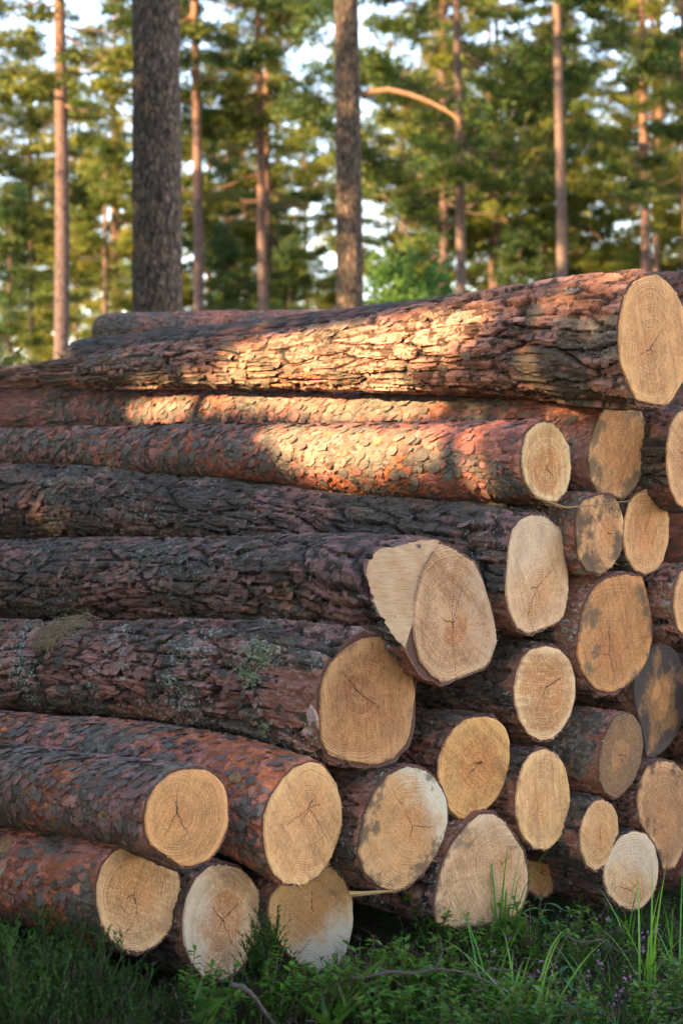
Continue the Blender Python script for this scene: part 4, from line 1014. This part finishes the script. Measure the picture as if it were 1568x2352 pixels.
# ------------------------------------------------------------------ undergrowth in front of the pile
M_HEATH = leaf_mat('heather_leaves', (.008, .036, .005), (.035, .095, .008), (.13, .12, .02), 5, .25, per_obj=.0)
M_HEATHB = leaf_mat('heather_bush_leaves', (.006, .024, .004), (.035, .09, .008), (.12, .09, .03), 9, .25)
M_BIL = leaf_mat('bilberry_leaves', (.022, .11, .009), (.11, .26, .015), (.24, .20, .03), 6, .35, .45, .4)
M_RED = leaf_mat('reddish_leaves', (.14, .07, .045), (.20, .12, .06), (.10, .10, .04), 8, .3)
M_GRASS = leaf_mat('grass_blades', (.06, .22, .02), (.11, .28, .03), (.18, .27, .04), 4, .35, .45, .4)
M_GRASSP = leaf_mat('pale_grass_blades', (.14, .32, .03), (.20, .37, .05), (.25, .33, .07), 4, .35, .45, .4)
M_WILL = leaf_mat('lance_leaves', (.035, .13, .05), (.06, .18, .075), (.08, .18, .06), 5, .3, .4, .5)
M_FLOW = leaf_mat('heather_flowers', (.42, .16, .42), (.55, .28, .52), None, 30, .3)
_m = NT('dead_stems'); _c = _m.noise(_m.coord(), 25, 4, .6); _m.bsdf(_m.mix(_c, (.035, .022, .016), (.17, .11, .07)), .85, .2); M_DEAD = _m.m
_m = NT('fallen_branch'); _c = _m.noise(_m.vm('MULTIPLY', _m.coord(), (1, 1, 3)), 40, 5, .7); _m.bsdf(_m.mix(_c, (.035, .024, .02), (.15, .105, .085)), .8, .3, _m.bump(_c, .004, .8)); M_BRANCH = _m.m
_m = NT('splintered_wood'); _c = _m.noise(_m.vm('MULTIPLY', _m.coord(), (6, 60, 60)), 1, 4); _m.bsdf(_m.mix(_c, (.26, .14, .05), (.50, .32, .13)), .7, .3); M_SPL = _m.m
_m = NT('dry_grass'); _c = _m.noise(_m.coord(), 30, 3); _m.bsdf(_m.mix(_c, (.14, .10, .05), (.36, .27, .15)), .8, .2); M_DRY = _m.m

SINT, COST = math.sin(TH), math.cos(TH)
def free(x, y, clear=3.98):
    al = -x * SINT + y * COST; s_ = x * COST + y * SINT
    return al < clear + (.18 if s_ > 3.5 and s_ < 4.1 else 0) * 0 or s_ < 2.86
def gpt(px, py):
    Y = H * F / (py - CY); x = (px - CX) / F * Y
    return x, Y, gz(x, Y)

def sprig(rng, L=.14, leaves=34, ll=.016, lw=.0055, bend=.35, up=.7):
    """one heather shoot: thin stem and short needle leaves; returns V, T"""
    a = rng.uniform(0, 6.28); n = 5
    t = np.linspace(0, 1, n); bx = bend * rng.uniform(.3, 1) * t ** 1.6
    S = np.stack([np.cos(a) * bx, np.sin(a) * bx, t], -1) * L
    V = []; 
    for i in range(n - 1):
        w_ = np.array([np.sin(a), -np.cos(a), 0]) * .0012
        V += [S[i] - w_, S[i] + w_, S[i + 1]]
    tl = rng.uniform(.15, 1, leaves)
    C = np.stack([np.interp(tl, t, S[:, k]) for k in range(3)], -1)
    d = rng.normal(0, 1, (leaves, 3)); d[:, 2] = np.abs(d[:, 2]) * .7 + up; d /= np.linalg.norm(d, axis=1)[:, None]
    sd = np.cross(d, rng.normal(0, 1, d.shape)); sd /= np.linalg.norm(sd, axis=1)[:, None]
    k = ll * rng.uniform(.6, 1.3, (leaves, 1))
    LV = np.stack([C - sd * lw / 2, C + sd * lw / 2, C + d * k], 1).reshape(-1, 3)
    return np.concatenate([np.array(V), LV])

def scatter(name, n, area, variants, mat, label, keep=free, smin=.6, smax=1.25, seed=1, tilt=.25, dens=None):
    rng = np.random.default_rng(seed); out = []; k = 0
    while k < n:
        x = rng.uniform(area[0], area[1]); y = rng.uniform(area[2], area[3])
        if not keep(x, y): k += 1 if rng.random() < .3 else 0; continue
        if dens and rng.random() > dens(x, y): k += 1; continue
        v = variants[rng.integers(len(variants))]; a = rng.uniform(0, 6.28); s = rng.uniform(smin, smax)
        c, s_ = math.cos(a) * s, math.sin(a) * s
        tx, ty = rng.normal(0, tilt, 2)
        W = np.stack([v[:, 0] * c - v[:, 1] * s_ + v[:, 2] * tx, v[:, 0] * s_ + v[:, 1] * c + v[:, 2] * ty, v[:, 2] * s], -1) + np.array([x, y, gz(x, y) - .006])
        out.append(W); k += 1
    V = np.concatenate(out)
    return tag(mesh_np(name, V, np.arange(len(V)).reshape(-1, 3), mat), label, None, None, 'stuff')
_r = np.random.default_rng(3)
patch = lambda x, y: (.05 if x < -.3 and y < 5.1 else .12 if (-.1 < x < .55 and 4.6 < y < 5.25) else .3) + .7 * (mnoise.noise(Vector((x * 3.1, y * 3.1, 1))) > -.05)
scatter('heather', 6500, (-1.5, 1.9, 4.35, 7.0), [sprig(_r, _r.uniform(.05, .12), 26, .014, .0045) for _ in range(12)], M_HEATH, 'low dark green heather covering the ground in front of the logs', seed=2, dens=patch)
scatter('moss', 7000, (-1.4, 1.8, 4.4, 6.6), [sprig(_r, .03, 14, .012, .005, .8) for _ in range(6)], leaf_mat('moss', (.04, .07, .010), (.10, .12, .02), None, 4, .2), 'short yellow-green moss between the heather', seed=5)
scatter('dead_heather_stems', 3200, (-1.4, 1.8, 4.4, 6.8), [sprig(_r, _r.uniform(.08, .15), 6, .02, .0022, .9, .2) for _ in range(8)], M_DEAD, 'bare brown stems among the heather', seed=6, tilt=.8)
scatter('far_undergrowth', 5000, (-9, 9, 1.0, 30), [sprig(_r, .3, 22, .08, .02, .5) for _ in range(6)], M_HEATH, 'heather and grass between the trees', seed=7, keep=lambda x, y: not (-1.6 < x < 2.0 and 4.2 < y < 7) and (free(x, y, 3.9) or (-x * SINT + y * COST) > 9) )
def chips():
    rng = np.random.default_rng(77); V = []; k = 0
    while k < 1500:
        px, py = rng.uniform(-60, 1640), rng.uniform(2110, 2460); x, Y, z = gpt(px, py)
        if not free(x, Y): k += .2; continue
        if mnoise.noise(Vector((x * 2.6, Y * 2.6, 6))) < -.05 and rng.random() < .85: k += .2; continue
        c = np.array([x, Y, z + rng.uniform(.004, .03)]); a = rng.normal(0, 1, 3); a[2] *= .3; a /= np.linalg.norm(a); b = np.cross(a, rng.normal(0, 1, 3)); b /= np.linalg.norm(b)
        l, w_ = rng.uniform(.006, .022), rng.uniform(.003, .008)
        V += [c - a * l - b * w_, c + a * l - b * w_ * .6, c + a * l * .8 + b * w_, c - a * l - b * w_, c + a * l * .8 + b * w_, c - a * l * .9 + b * w_]; k += 1
    m = NT('bark_chips'); n = m.noise(m.coord(), 45, 2); m.bsdf(m.mix(m.ramp(n, .35, .65), (.09, .045, .028), (.38, .24, .13)), .85, .2)
    V = np.array(V); tag(mesh_np('bark_chips', V, np.arange(len(V)).reshape(-1, 3), m.m), 'bark and wood chips strewn in the heather', None, None, 'stuff')
chips()
# pink flowers
def flowers():
    rng = np.random.default_rng(17); V = []
    for i in range(34):
        px = rng.uniform(1120, 1568); py = rng.uniform(2100, 2352)
        x, Y, z = gpt(px, py)
        if not free(x, Y): continue
        for k in range(rng.integers(2, 7)):
            c = np.array([x, Y, z + rng.uniform(.06, .12)]) + rng.normal(0, .006, 3)
            for q in range(3):
                d = rng.normal(0, 1, (3, 3)) * .0034; V.append(c + d)
    V = np.concatenate(V); tag(mesh_np('heather_flowers', V, np.arange(len(V)).reshape(-1, 3), M_FLOW), 'tiny pink bell flowers on the heather at the right', None, None, 'stuff')
flowers()

# leafy plants as single things -----------------------------------------
def leaf(rng, c, d, L, wd, fold=.35, droop=.3, n=4):
    """pointed leaf as a folded strip of quads, returned as triangles"""
    d = np.array(d) / np.linalg.norm(d); up = np.array([0, 0, 1.]); sd = np.cross(d, up); sd /= (np.linalg.norm(sd) + 1e-9); nm = np.cross(sd, d)
    P = []
    for i in range(n + 1):
        t = i / n; w_ = wd * math.sin(math.pi * min(1, t * .92 + .06)) ** .8
        m_ = np.array(c) + d * L * t - up * droop * L * t * t
        P.append((m_ - sd * w_ / 2 + nm * fold * w_ / 2, m_, m_ + sd * w_ / 2 + nm * fold * w_ / 2))
    T = []
    for i in range(n):
        for a, b in ((0, 1), (1, 2)):
            T += [P[i][a], P[i][b], P[i + 1][b], P[i][a], P[i + 1][b], P[i + 1][a]]
    return np.array(T)
def bilberry(rng, h=.14, nst=6, nl=12, ls=.020):
    st = MB(); LV = []
    for s in range(nst):
        a = rng.uniform(0, 6.28); sp = rng.uniform(.02, .08); hh = h * rng.uniform(.6, 1.1)
        p = [np.array([math.cos(a) * sp * t, math.sin(a) * sp * t, hh * t]) + rng.normal(0, .004, 3) * (t > 0) for t in (0, .35, .7, 1)]
        st.tube([tuple(q) for q in p], [.0016, .0014, .0011, .0008], 4, 0, False)
        for k in range(nl):
            t = rng.uniform(.3, 1); c = np.array([np.interp(t, (0, .35, .7, 1), [q[i] for q in p]) for i in range(3)]); b = rng.uniform(0, 6.28)
            LV.append(leaf(rng, c, (math.cos(b), math.sin(b), rng.uniform(-.1, .9)), ls * rng.uniform(.8, 1.5), ls * .62, .3, .15, 3))
    return st, np.concatenate(LV)
def grass(rng, n=14, L=.3, wd=.006, spread=.35, arch=.5):
    LV = []
    for i in range(n):
        a = rng.uniform(0, 6.28); l = L * rng.uniform(.5, 1.1); sp = spread * rng.uniform(.1, 1); c = np.array([rng.normal(0, .012), rng.normal(0, .012), 0])
        ar = arch * rng.uniform(.2, 1.2); m_ = 8; P = []
        dr = np.array([math.cos(a), math.sin(a), 0]); sd = np.array([-math.sin(a), math.cos(a), 0]) if rng.random() < .5 else np.array([math.cos(a + 1), math.sin(a + 1), 0])
        for k in range(m_ + 1):
            t = k / m_; q = c + dr * l * (sp * t + ar * t * t * .7) + np.array([0, 0, l * (t - ar * .55 * t * t * t)])
            w_ = wd * (1 - t ** 2.2) * .5 + .0002; P.append((q - sd * w_, q + sd * w_))
        for k in range(m_):
            LV += [P[k][0], P[k][1], P[k + 1][1], P[k][0], P[k + 1][1], P[k + 1][0]]
    return np.array(LV)
def willow(rng, h=.2, n=11, L=.09):
    st = MB(); p = [(0, 0, 0), (.01, 0, h * .5), (.03, .01, h)]
    st.tube(p, [.003, .0025, .0015], 5); LV = []
    for i in range(n):
        t = .25 + .75 * i / n; a = i * 2.4 + rng.uniform(-.3, .3); c = (np.interp(t, (0, .5, 1), (0, .01, .03)), 0, h * t)
        LV.append(leaf(rng, c, (math.cos(a), math.sin(a), rng.uniform(.1, .6)), L * rng.uniform(.8, 1.25) * (1.15 - .5 * t), .016, .35, .45, 7))
    return st, np.concatenate(LV)
def heath_bush(rng, h=.3, n=90, rad=.14):
    st = MB(); LV = []
    for i in range(n):
        a = rng.uniform(0, 6.28); r = rad * rng.uniform(.05, 1) ** .7; hh = h * rng.uniform(.55, 1.08) * (1 - .45 * (r / rad) ** 2)
        mid = (math.cos(a) * r * .4, math.sin(a) * r * .4, hh * .55); tip = (math.cos(a) * r, math.sin(a) * r, hh)
        st.tube([(0, 0, 0), mid, tip], [.003, .002, .001], 3, 0, False)
        for k in range(5):
            v = sprig(rng, .07, 24, .012, .0042, .4); tt_ = rng.uniform(.3, 1); c = np.array(mid) * (1 - tt_) + np.array(tip) * tt_
            b = rng.uniform(0, 6.28); R2 = np.array([[math.cos(b), -math.sin(b), 0], [math.sin(b), math.cos(b), 0], [0, 0, 1]])
            LV.append(v @ R2.T + np.array([math.cos(b), math.sin(b), 0]) * v[:, 2:3] * .5 + c)
    return st, np.concatenate(LV)
def plant(name, st, LV, mat, label, cat, group=None, partname='leaves'):
    root = empty(name); tag(root, label, cat, group)
    if st is not None: st.build('stem', M_DEAD, root)
    mesh_np(partname, LV, np.arange(len(LV)).reshape(-1, 3), mat, root)
    return root
def clone(root, loc, rz, s, label=None):
    if root.get('used'):
        r = root.copy(); COL.objects.link(r)
        for ch in list(root.children):
            c = ch.copy(); COL.objects.link(c); c.parent = r
    else: r = root; r['used'] = 1
    r.location = loc; r.rotation_euler = (0, 0, rz); r.scale = (s, s, s)
    if label: r['label'] = label
    return r
rp = random.Random(4); rn = np.random.default_rng(8)
bil = [plant('bilberry_plant', *bilberry(rn, rn.uniform(.13, .19), 8, 15), M_BIL, 'small bright green bilberry plant with oval leaves in front of the pile', 'plant', 'bilberry plants in front of the pile') for _ in range(5)]
spots = []
for (x0, x1, y0, y1, n) in [(820, 1110, 2260, 2420, 34), (660, 840, 2290, 2350, 10), (960, 1100, 2165, 2215, 7), (1110, 1250, 2160, 2260, 8), (440, 640, 2310, 2380, 6), (1250, 1560, 2150, 2400, 12), (1020, 1240, 2330, 2420, 8)]:
    for i in range(n): spots.append((rp.uniform(x0, x1), rp.uniform(y0, y1)))
for i, (px, py) in enumerate(spots):
    x, Y, z = gpt(px, py)
    if free(x, Y, 4.05): clone(bil[i % 5], (x, Y, z - .005), rp.uniform(0, 6.28), rp.uniform(.8, 1.25))
redp = plant('reddish_seedling', *bilberry(rn, .10, 4, 8, .018), M_RED, 'small plant with reddish leaves at the bottom, between bilberry leaves and twigs', 'plant')
clone(redp, gpt(1010, 2345), 0, 1)
def grass_at(px, py, n, L, wd, spread, arch, mat, label, rz=0):
    g = plant('grass_clump', None, grass(np.random.default_rng(int(px)), n, L, wd, spread, arch), mat, label, 'grass', 'grass clumps in front of the pile', 'blades')
    x, Y, z = gpt(px, py); g.location = (x, Y, z); g.rotation_euler = (0, 0, rz)
grass_at(1160, 2165, 11, .42, .008, .16, .25, M_GRASS, 'upright dark green grass blades standing against the lilac-streaked bottom end')
grass_at(1172, 2335, 16, .38, .0065, .45, .45, M_GRASSP, 'pale green grass clump growing from the bottom edge of the photo')
grass_at(1120, 2290, 7, .42, .0055, .6, .6, M_GRASS, 'grass clump with long thin arching blades left of the pale green clump')
grass_at(1490, 2225, 12, .42, .0065, .35, .35, M_GRASSP, 'tall pale grass near the right edge in front of the bleached end')
grass_at(1440, 2140, 7, .27, .006, .4, .4, M_GRASS, 'short grass clump directly under the bleached bottom end')
grass_at(1555, 2240, 10, .44, .006, .3, .3, M_GRASS, 'tall grass cut by the right edge of the photo')
grass_at(1350, 2250, 8, .22, .005, .5, .6, M_GRASS, 'low grass clump among the pink-flowered heather')
grass_at(1230, 2360, 10, .42, .008, .7, 1.0, M_GRASSP, 'grass with blades arching over to the right at the bottom')
grass_at(20, 2330, 4, .25, .007, .9, .6, M_GRASS, 'few dark grass blades by the left edge under the lowest log')
for k in range(70):
    px, py = rp.uniform(900, 1568), rp.uniform(2150, 2400)
    x, Y, z = gpt(px, py)
    if k == 0: gsm = [plant('grass_tuft', None, grass(np.random.default_rng(60 + j), 7, .15, .0035, .5, .5), M_GRASS, 'small tuft of short grass in the heather', 'grass', 'small grass tufts', 'blades') for j in range(3)]
    if free(x, Y, 4.05): clone(gsm[k % 3], (x, Y, z), rp.uniform(0, 6.28), rp.uniform(.6, 1.1))
wl = plant('willowherb', *willow(np.random.default_rng(4), .21, 12, .10), M_WILL, 'plant with long drooping lance leaves in front of the hollow at the pile foot', 'plant')
clone(wl, gpt(1225, 2175), .4, 1.05)
wl2 = plant('willowherb', *willow(np.random.default_rng(5), .17, 10, .085), M_WILL, 'smaller lance-leaved plant low at the right, near the bottom edge', 'plant'); clone(wl2, gpt(1345, 2390), 2.4, 1)
wl3 = plant('willowherb', *willow(np.random.default_rng(6), .10, 7, .08), M_WILL, 'small lance-leaved plant in the heather between two larger ones', 'plant'); clone(wl3, gpt(1290, 2230), 4.4, .9)
hb = plant('heather_bush', *heath_bush(np.random.default_rng(1), .27, 26, .075), M_HEATHB, 'upright heather sprig standing in front of the two bottom ends', 'plant'); clone(hb, (lambda g: (g[0], 5.0, g[2]))(gpt(612, 2240)), 0, 1); hb.location.x = (612 - CX) / F * 5.0
hb2 = plant('heather_bush', *heath_bush(np.random.default_rng(2), .36, 62, .20), M_HEATHB, 'large blurred heather bush in the bottom left corner', 'plant', 'heather bushes in the bottom left'); 
for (px, Y, s, lb) in [(50, 4.45, 1.0, None), (190, 4.55, .92, 'second blurred heather bush, right of the one in the corner'), (-90, 4.8, 1.1, 'heather bush at the very left edge'), (285, 4.75, .62, 'low heather bush at the foot of the lowest ringed end'), (110, 4.95, .85, 'heather bush in the gap under the lowest left log'), (400, 4.85, .42, 'tiny heather bush under the whitish mouldy end')]:
    x = (px - CX) / F * Y; clone(hb2, (x, Y, gz(x, Y) - .02), rp.uniform(0, 6.28), s, lb)

# fallen twigs, splinters ------------------------------------------------
def twig(name, pts, Y, r, mat, label, cat, side=()):
    W = [unproj(a, b, Y + dy) for a, b, dy in pts]; o = W[0].copy()
    root = empty(name, tuple(o)); tag(root, label, cat)
    mb = MB(); n = len(W)
    def fine(W):
        out = []
        for i in range(len(W) - 1):
            for k in range(4): out.append(W[i].lerp(W[i + 1], k / 4) + Vector((0, random.uniform(-1, 1), random.uniform(-1, 1))) * r * .25)
        return out + [W[-1]]
    Wf = fine([w_ - o for w_ in W]); mb.tube(Wf, [r * (1 - .6 * i / (len(Wf) - 1)) for i in range(len(Wf))], 8, .12)
    mb.build('stem', mat, root, True)
    for sp in side:
        m2 = MB(); S = fine([unproj(a, b, Y + dy) - o for a, b, dy in sp]); m2.tube(S, [r * .5 * (1 - .7 * i / (len(S) - 1)) for i in range(len(S))], 6, .1)
        m2.build('side_twig', mat, root, True)
    return root
twig('fallen_branch', [(530, 2262, 0), (560, 2268, 0), (585, 2290, 0), (605, 2322, 0), (628, 2352, .0), (650, 2385, 0)], 4.75, .0085, M_BRANCH, 'dark bent branch poking up at the bottom left of the leaves', 'branch')
twig('fallen_branch', [(800, 2250, 0), (850, 2240, 0), (900, 2232, 0), (950, 2236, 0), (1000, 2225, 0), (1060, 2232, 0), (1110, 2250, 0), (1190, 2285, 0)], 4.86, .0055, M_BRANCH, 'long thin wavy twig lying across the bilberry leaves', 'branch',
     [[(1000, 2225, 0), (1015, 2190, .03), (1010, 2150, .05)], [(1090, 2240, 0), (1130, 2225, .02), (1200, 2232, .03), (1260, 2250, .03)], [(900, 2232, 0), (870, 2225, .01), (835, 2222, .01)]])
twig('fallen_branch', [(1160, 2350, 0), (1175, 2310, 0), (1195, 2270, 0), (1205, 2240, 0)], 4.95, .004, M_BRANCH, 'short grey twig sticking up beside the pale grass clump', 'branch')
twig('fallen_branch', [(960, 2352, 0), (1020, 2335, 0), (1075, 2345, 0), (1130, 2362, 0)], 4.92, .004, M_BRANCH, 'reddish twig along the bottom edge under the grass', 'branch', [[(1020, 2335, 0), (1035, 2310, 0), (1090, 2300, 0)]])
twig('fallen_branch', [(1300, 2150, 0), (1330, 2165, 0), (1380, 2160, 0), (1420, 2185, 0), (1480, 2180, 0)], 5.45, .0035, M_BRANCH, 'thin twig in the heather under the bleached end', 'branch', [[(1380, 2160, 0), (1400, 2140, 0), (1440, 2130, 0)]])
def splinter(pts, Y, w0, label, name='wood_splinter'):
    mb = MB(); W = [unproj(a, b, Y) for a, b in pts]; o = W[0].copy(); n = len(W)
    mb.tube([w_ - o for w_ in W], [w0 * (1 - .75 * i / (n - 1)) for i in range(n)], 5, .15)
    ob = mb.build(name, M_SPL); ob.location = o; tag(ob, label, 'splinter'); return ob
splinter([(802, 2053), (830, 2052), (870, 2049), (905, 2046)], 5.45, .0095, 'flat wood splinter sticking out between bottom ends above the dark gap')
splinter([(1245, 1146), (1275, 1158), (1300, 1166), (1350, 1161), (1430, 1152), (1462, 1150)], 5.86, .0042, 'long thin peeled strip lying across the ends under the small pale end')
splinter([(1228, 1140), (1250, 1150), (1272, 1160), (1290, 1168)], 5.87, .006, 'short torn strip hanging from the rim of the small pale end')

rt = random.Random(12)
for k in range(14):
    px, py = rt.uniform(380, 1560), rt.uniform(2190, 2380); L_ = rt.uniform(25, 70); a_ = rt.uniform(-.5, .5); Yk = gpt(px, py)[1] - .12
    twig('dead_twig', [(px, py, 0), (px + L_ * .5, py + a_ * L_ * .5 + rt.uniform(-6, 6), .02), (px + L_, py + a_ * L_, .04)], Yk, rt.uniform(.0015, .003), M_BRANCH, 'thin dead twig lying among the plants in front of the pile', 'twig')['group'] = 'small dead twigs'
# things on the logs ------------------------------------------------------
def wad(key, pts, n, label, mat, L=.07, name='dry_grass_wad'):
    rng = np.random.default_rng(9); mb = MB()
    p0, n0 = on_log(key, *pts[0])
    root_o = p0.copy()
    for i in range(n):
        k = rng.integers(len(pts)); c, nn = on_log(key, pts[k][0] + rng.normal(0, 9), pts[k][1] + rng.normal(0, 6))
        d = Vector(rng.normal(0, 1, 3)); d = (d - nn * d.dot(nn) * .8).normalized()
        m_ = c + nn * rng.uniform(.004, .022); b = Vector(rng.normal(0, 1, 3)) * L * .25
        mb.tube([m_ - d * L * .5 - root_o, m_ + b * .5 - root_o, m_ + d * L * rng.uniform(.3, .6) + b - nn * .01 - root_o], [.0010, .0012, .0006], 3, 0, False)
    o = mb.build(name, mat); o.location = root_o; tag(o, label, 'dry grass')
wad('L10', [(100, 1470), (120, 1455), (140, 1445), (155, 1440), (175, 1436), (200, 1432), (110, 1485), (150, 1455), (130, 1480)], 330, 'tangled wad of pale dry grass lying on the thick lichen-spotted log', M_DRY)
_m = NT('lichen'); _c = _m.noise(_m.coord(), 60, 3); _m.bsdf(_m.mix(_c, (.16, .19, .10), (.36, .38, .24)), .9, .1); M_LICH = _m.m
def lichen(key, pts, label, n=60):
    rng = np.random.default_rng(len(label)); L = LOG_SURF[key]; V = []
    for (a, b, r) in pts:
        for i in range(n):
            c, nn = on_log(key, a + rng.normal(0, r), b + rng.normal(0, r))
            c = L['Mi'] @ (c + nn * .002); nl = L['Mi'].to_3x3() @ nn
            for q in range(5):
                d = np.array(nl) * rng.uniform(.002, .010) + rng.normal(0, .0045, 3); e = rng.normal(0, .0022, 3)
                V.append(np.array([np.array(c) - e, np.array(c) + e, np.array(c) + d]))
    V = np.concatenate(V); o = mesh_np('lichen_tuft', V, np.arange(len(V)).reshape(-1, 3), M_LICH, L['root']); o['label'] = label
lichen('L10', [(590, 1500, 14), (560, 1540, 10), (575, 1560, 9), (610, 1515, 8)], 'pale green lichen tuft on the upper side')
lichen('L10', [(607, 1672, 8)], 'greenish lichen tuft low down near the end', 50)
_m = NT('knot_wood'); _c = _m.noise(_m.coord(), 50, 4); _m.bsdf(_m.mix(_c, (.14, .06, .025), (.42, .25, .10)), .7, .3, _m.bump(_c, .004)); M_KNOT = _m.m
_m = NT('dark_knot'); _c = _m.noise(_m.coord(), 70, 4, .7); _m.bsdf(_m.mix(_c, (.025, .014, .01), (.20, .11, .07)), .8, .3, _m.bump(_c, .006)); M_KNOTD = _m.m
_m = NT('pale_scar'); _c = _m.noise(_m.coord(), 30, 4); _m.bsdf(_m.mix(_c, (.34, .24, .14), (.52, .42, .30)), .8, .2); M_SCAR = _m.m
def knot(key, px, py, rx, ry, mat, name, hgt=.006, label=None):
    """low domed scar where a branch was cut off, shaped to the stem around it"""
    L = LOG_SURF[key]; c, nn = on_log(key, px, py); cl = L['Mi'] @ c; ph = math.atan2((L['Mi'].to_3x3() @ nn).z, (L['Mi'].to_3x3() @ nn).y)
    i0 = int(np.argmin(np.abs(L['V'][:, 0, 0] - cl.x))); Zc = float(np.interp(cl.x, L['tt'], L['Zs'])); r0 = math.hypot(cl.y, cl.z - Zc)
    V = []; T = []; ng = 18; rings_ = (0, .35, .65, .85, 1.0, 1.18); hs = (.35, .4, .75, 1, .8, -1.2)
    rng = np.random.default_rng(int(abs(px)))
    for f_, h_ in zip(rings_, hs):
        for k in range(ng):
            a = 2 * math.pi * k / ng; j_ = 1 + rng.normal(0, .05)
            du = math.cos(a) * rx * f_ * j_; dv = math.sin(a) * ry * f_ * j_; r = r0 + hgt * h_ + .002; p_ = ph + dv / r0
            V.append((cl.x + du, math.cos(p_) * r, math.sin(p_) * r + Zc))
    Q = [(i * ng + k, i * ng + (k + 1) % ng, (i + 1) * ng + (k + 1) % ng, (i + 1) * ng + k) for i in range(5) for k in range(ng)]
    o = mesh_np(name, np.array(V), np.array(Q)[:, ::-1], mat, L['root'], True)
    if label: o['label'] = label
knot('L25', 16, 1945, .022, .024, M_KNOT, 'branch_knot', .008, 'brown cut-off branch knot')
knot('L25', 6, 1985, .018, .030, M_SCAR, 'peeled_scar', .004, 'pale peeled scar under the knot')
knot('L23', 540, 1787, .020, .018, M_KNOT, 'branch_knot', .009)
knot('L24', 240, 1876, .024, .014, M_KNOT, 'branch_knot', .006)
for k_, a_, b_, r_ in [('L3', 760, 1070, .016), ('L23', 330, 1725, .015), ('L1', 1180, 760, .022), ('L7', 520, 1150, .018), ('L9', 690, 1330, .02), ('L25', 130, 2035, .018), ('L24', 90, 1800, .016)]: knot(k_, a_, b_, r_, r_ * .75, M_KNOTD, 'branch_knot', .009)
knot('L2', 105, 897, .02, .012, M_KNOT, 'branch_knot', .006)
_m = NT('bared_sapwood'); _c = _m.noise(_m.coord(), 60, 4, .7); _m.bsdf(_m.mix(_m.ramp(_c, .4, .6), (.50, .22, .10), (.42, .38, .38)), .6, .4); M_BARE = _m.m
knot('L10', 716, 1650, .022, .034, M_BARE, 'bared_patch', .003, 'orange scraped patch with whitish resin beside the end')
# pine needles and bark crumbs caught between the logs
def litter():
    rng = np.random.default_rng(31); mb = []
    for key, xs in (('L3', (100, 1150)), ('L7', (100, 1100)), ('L23', (100, 640)), ('L25', (30, 300)), ('L10', (60, 800)), ('L9', (60, 850)), ('L1', (300, 1350)), ('L2', (200, 1300))):
        L = LOG_SURF[key]
        W = L['V'].reshape(-1, 3) @ np.array(L['M'].to_3x3()).T + np.array(L['M'].translation)
        tilt = np.tile(np.sin(L['phi']), len(L['ts'])); ok = np.where(tilt > .55)[0]
        u = W[ok, 0] / W[ok, 1] * F + CX; ok = ok[(u > xs[0]) & (u < xs[1])]
        for i in rng.choice(ok, 190):
            c = W[i] + np.array([0, 0, .004]); a = rng.uniform(0, 6.28); l = rng.uniform(.015, .045)
            d = np.array([math.cos(a), math.sin(a), rng.normal(0, .15)]) * l; s_ = np.array([-math.sin(a), math.cos(a), 0]) * .0009
            mb.append(np.array([c - s_, c + s_, c + d]));
    V = np.concatenate(mb); tag(mesh_np('pine_needle_litter', V, np.arange(len(V)).reshape(-1, 3), M_SPL), 'dry pine needles scattered on top of the logs', None, None, 'stuff')
litter()
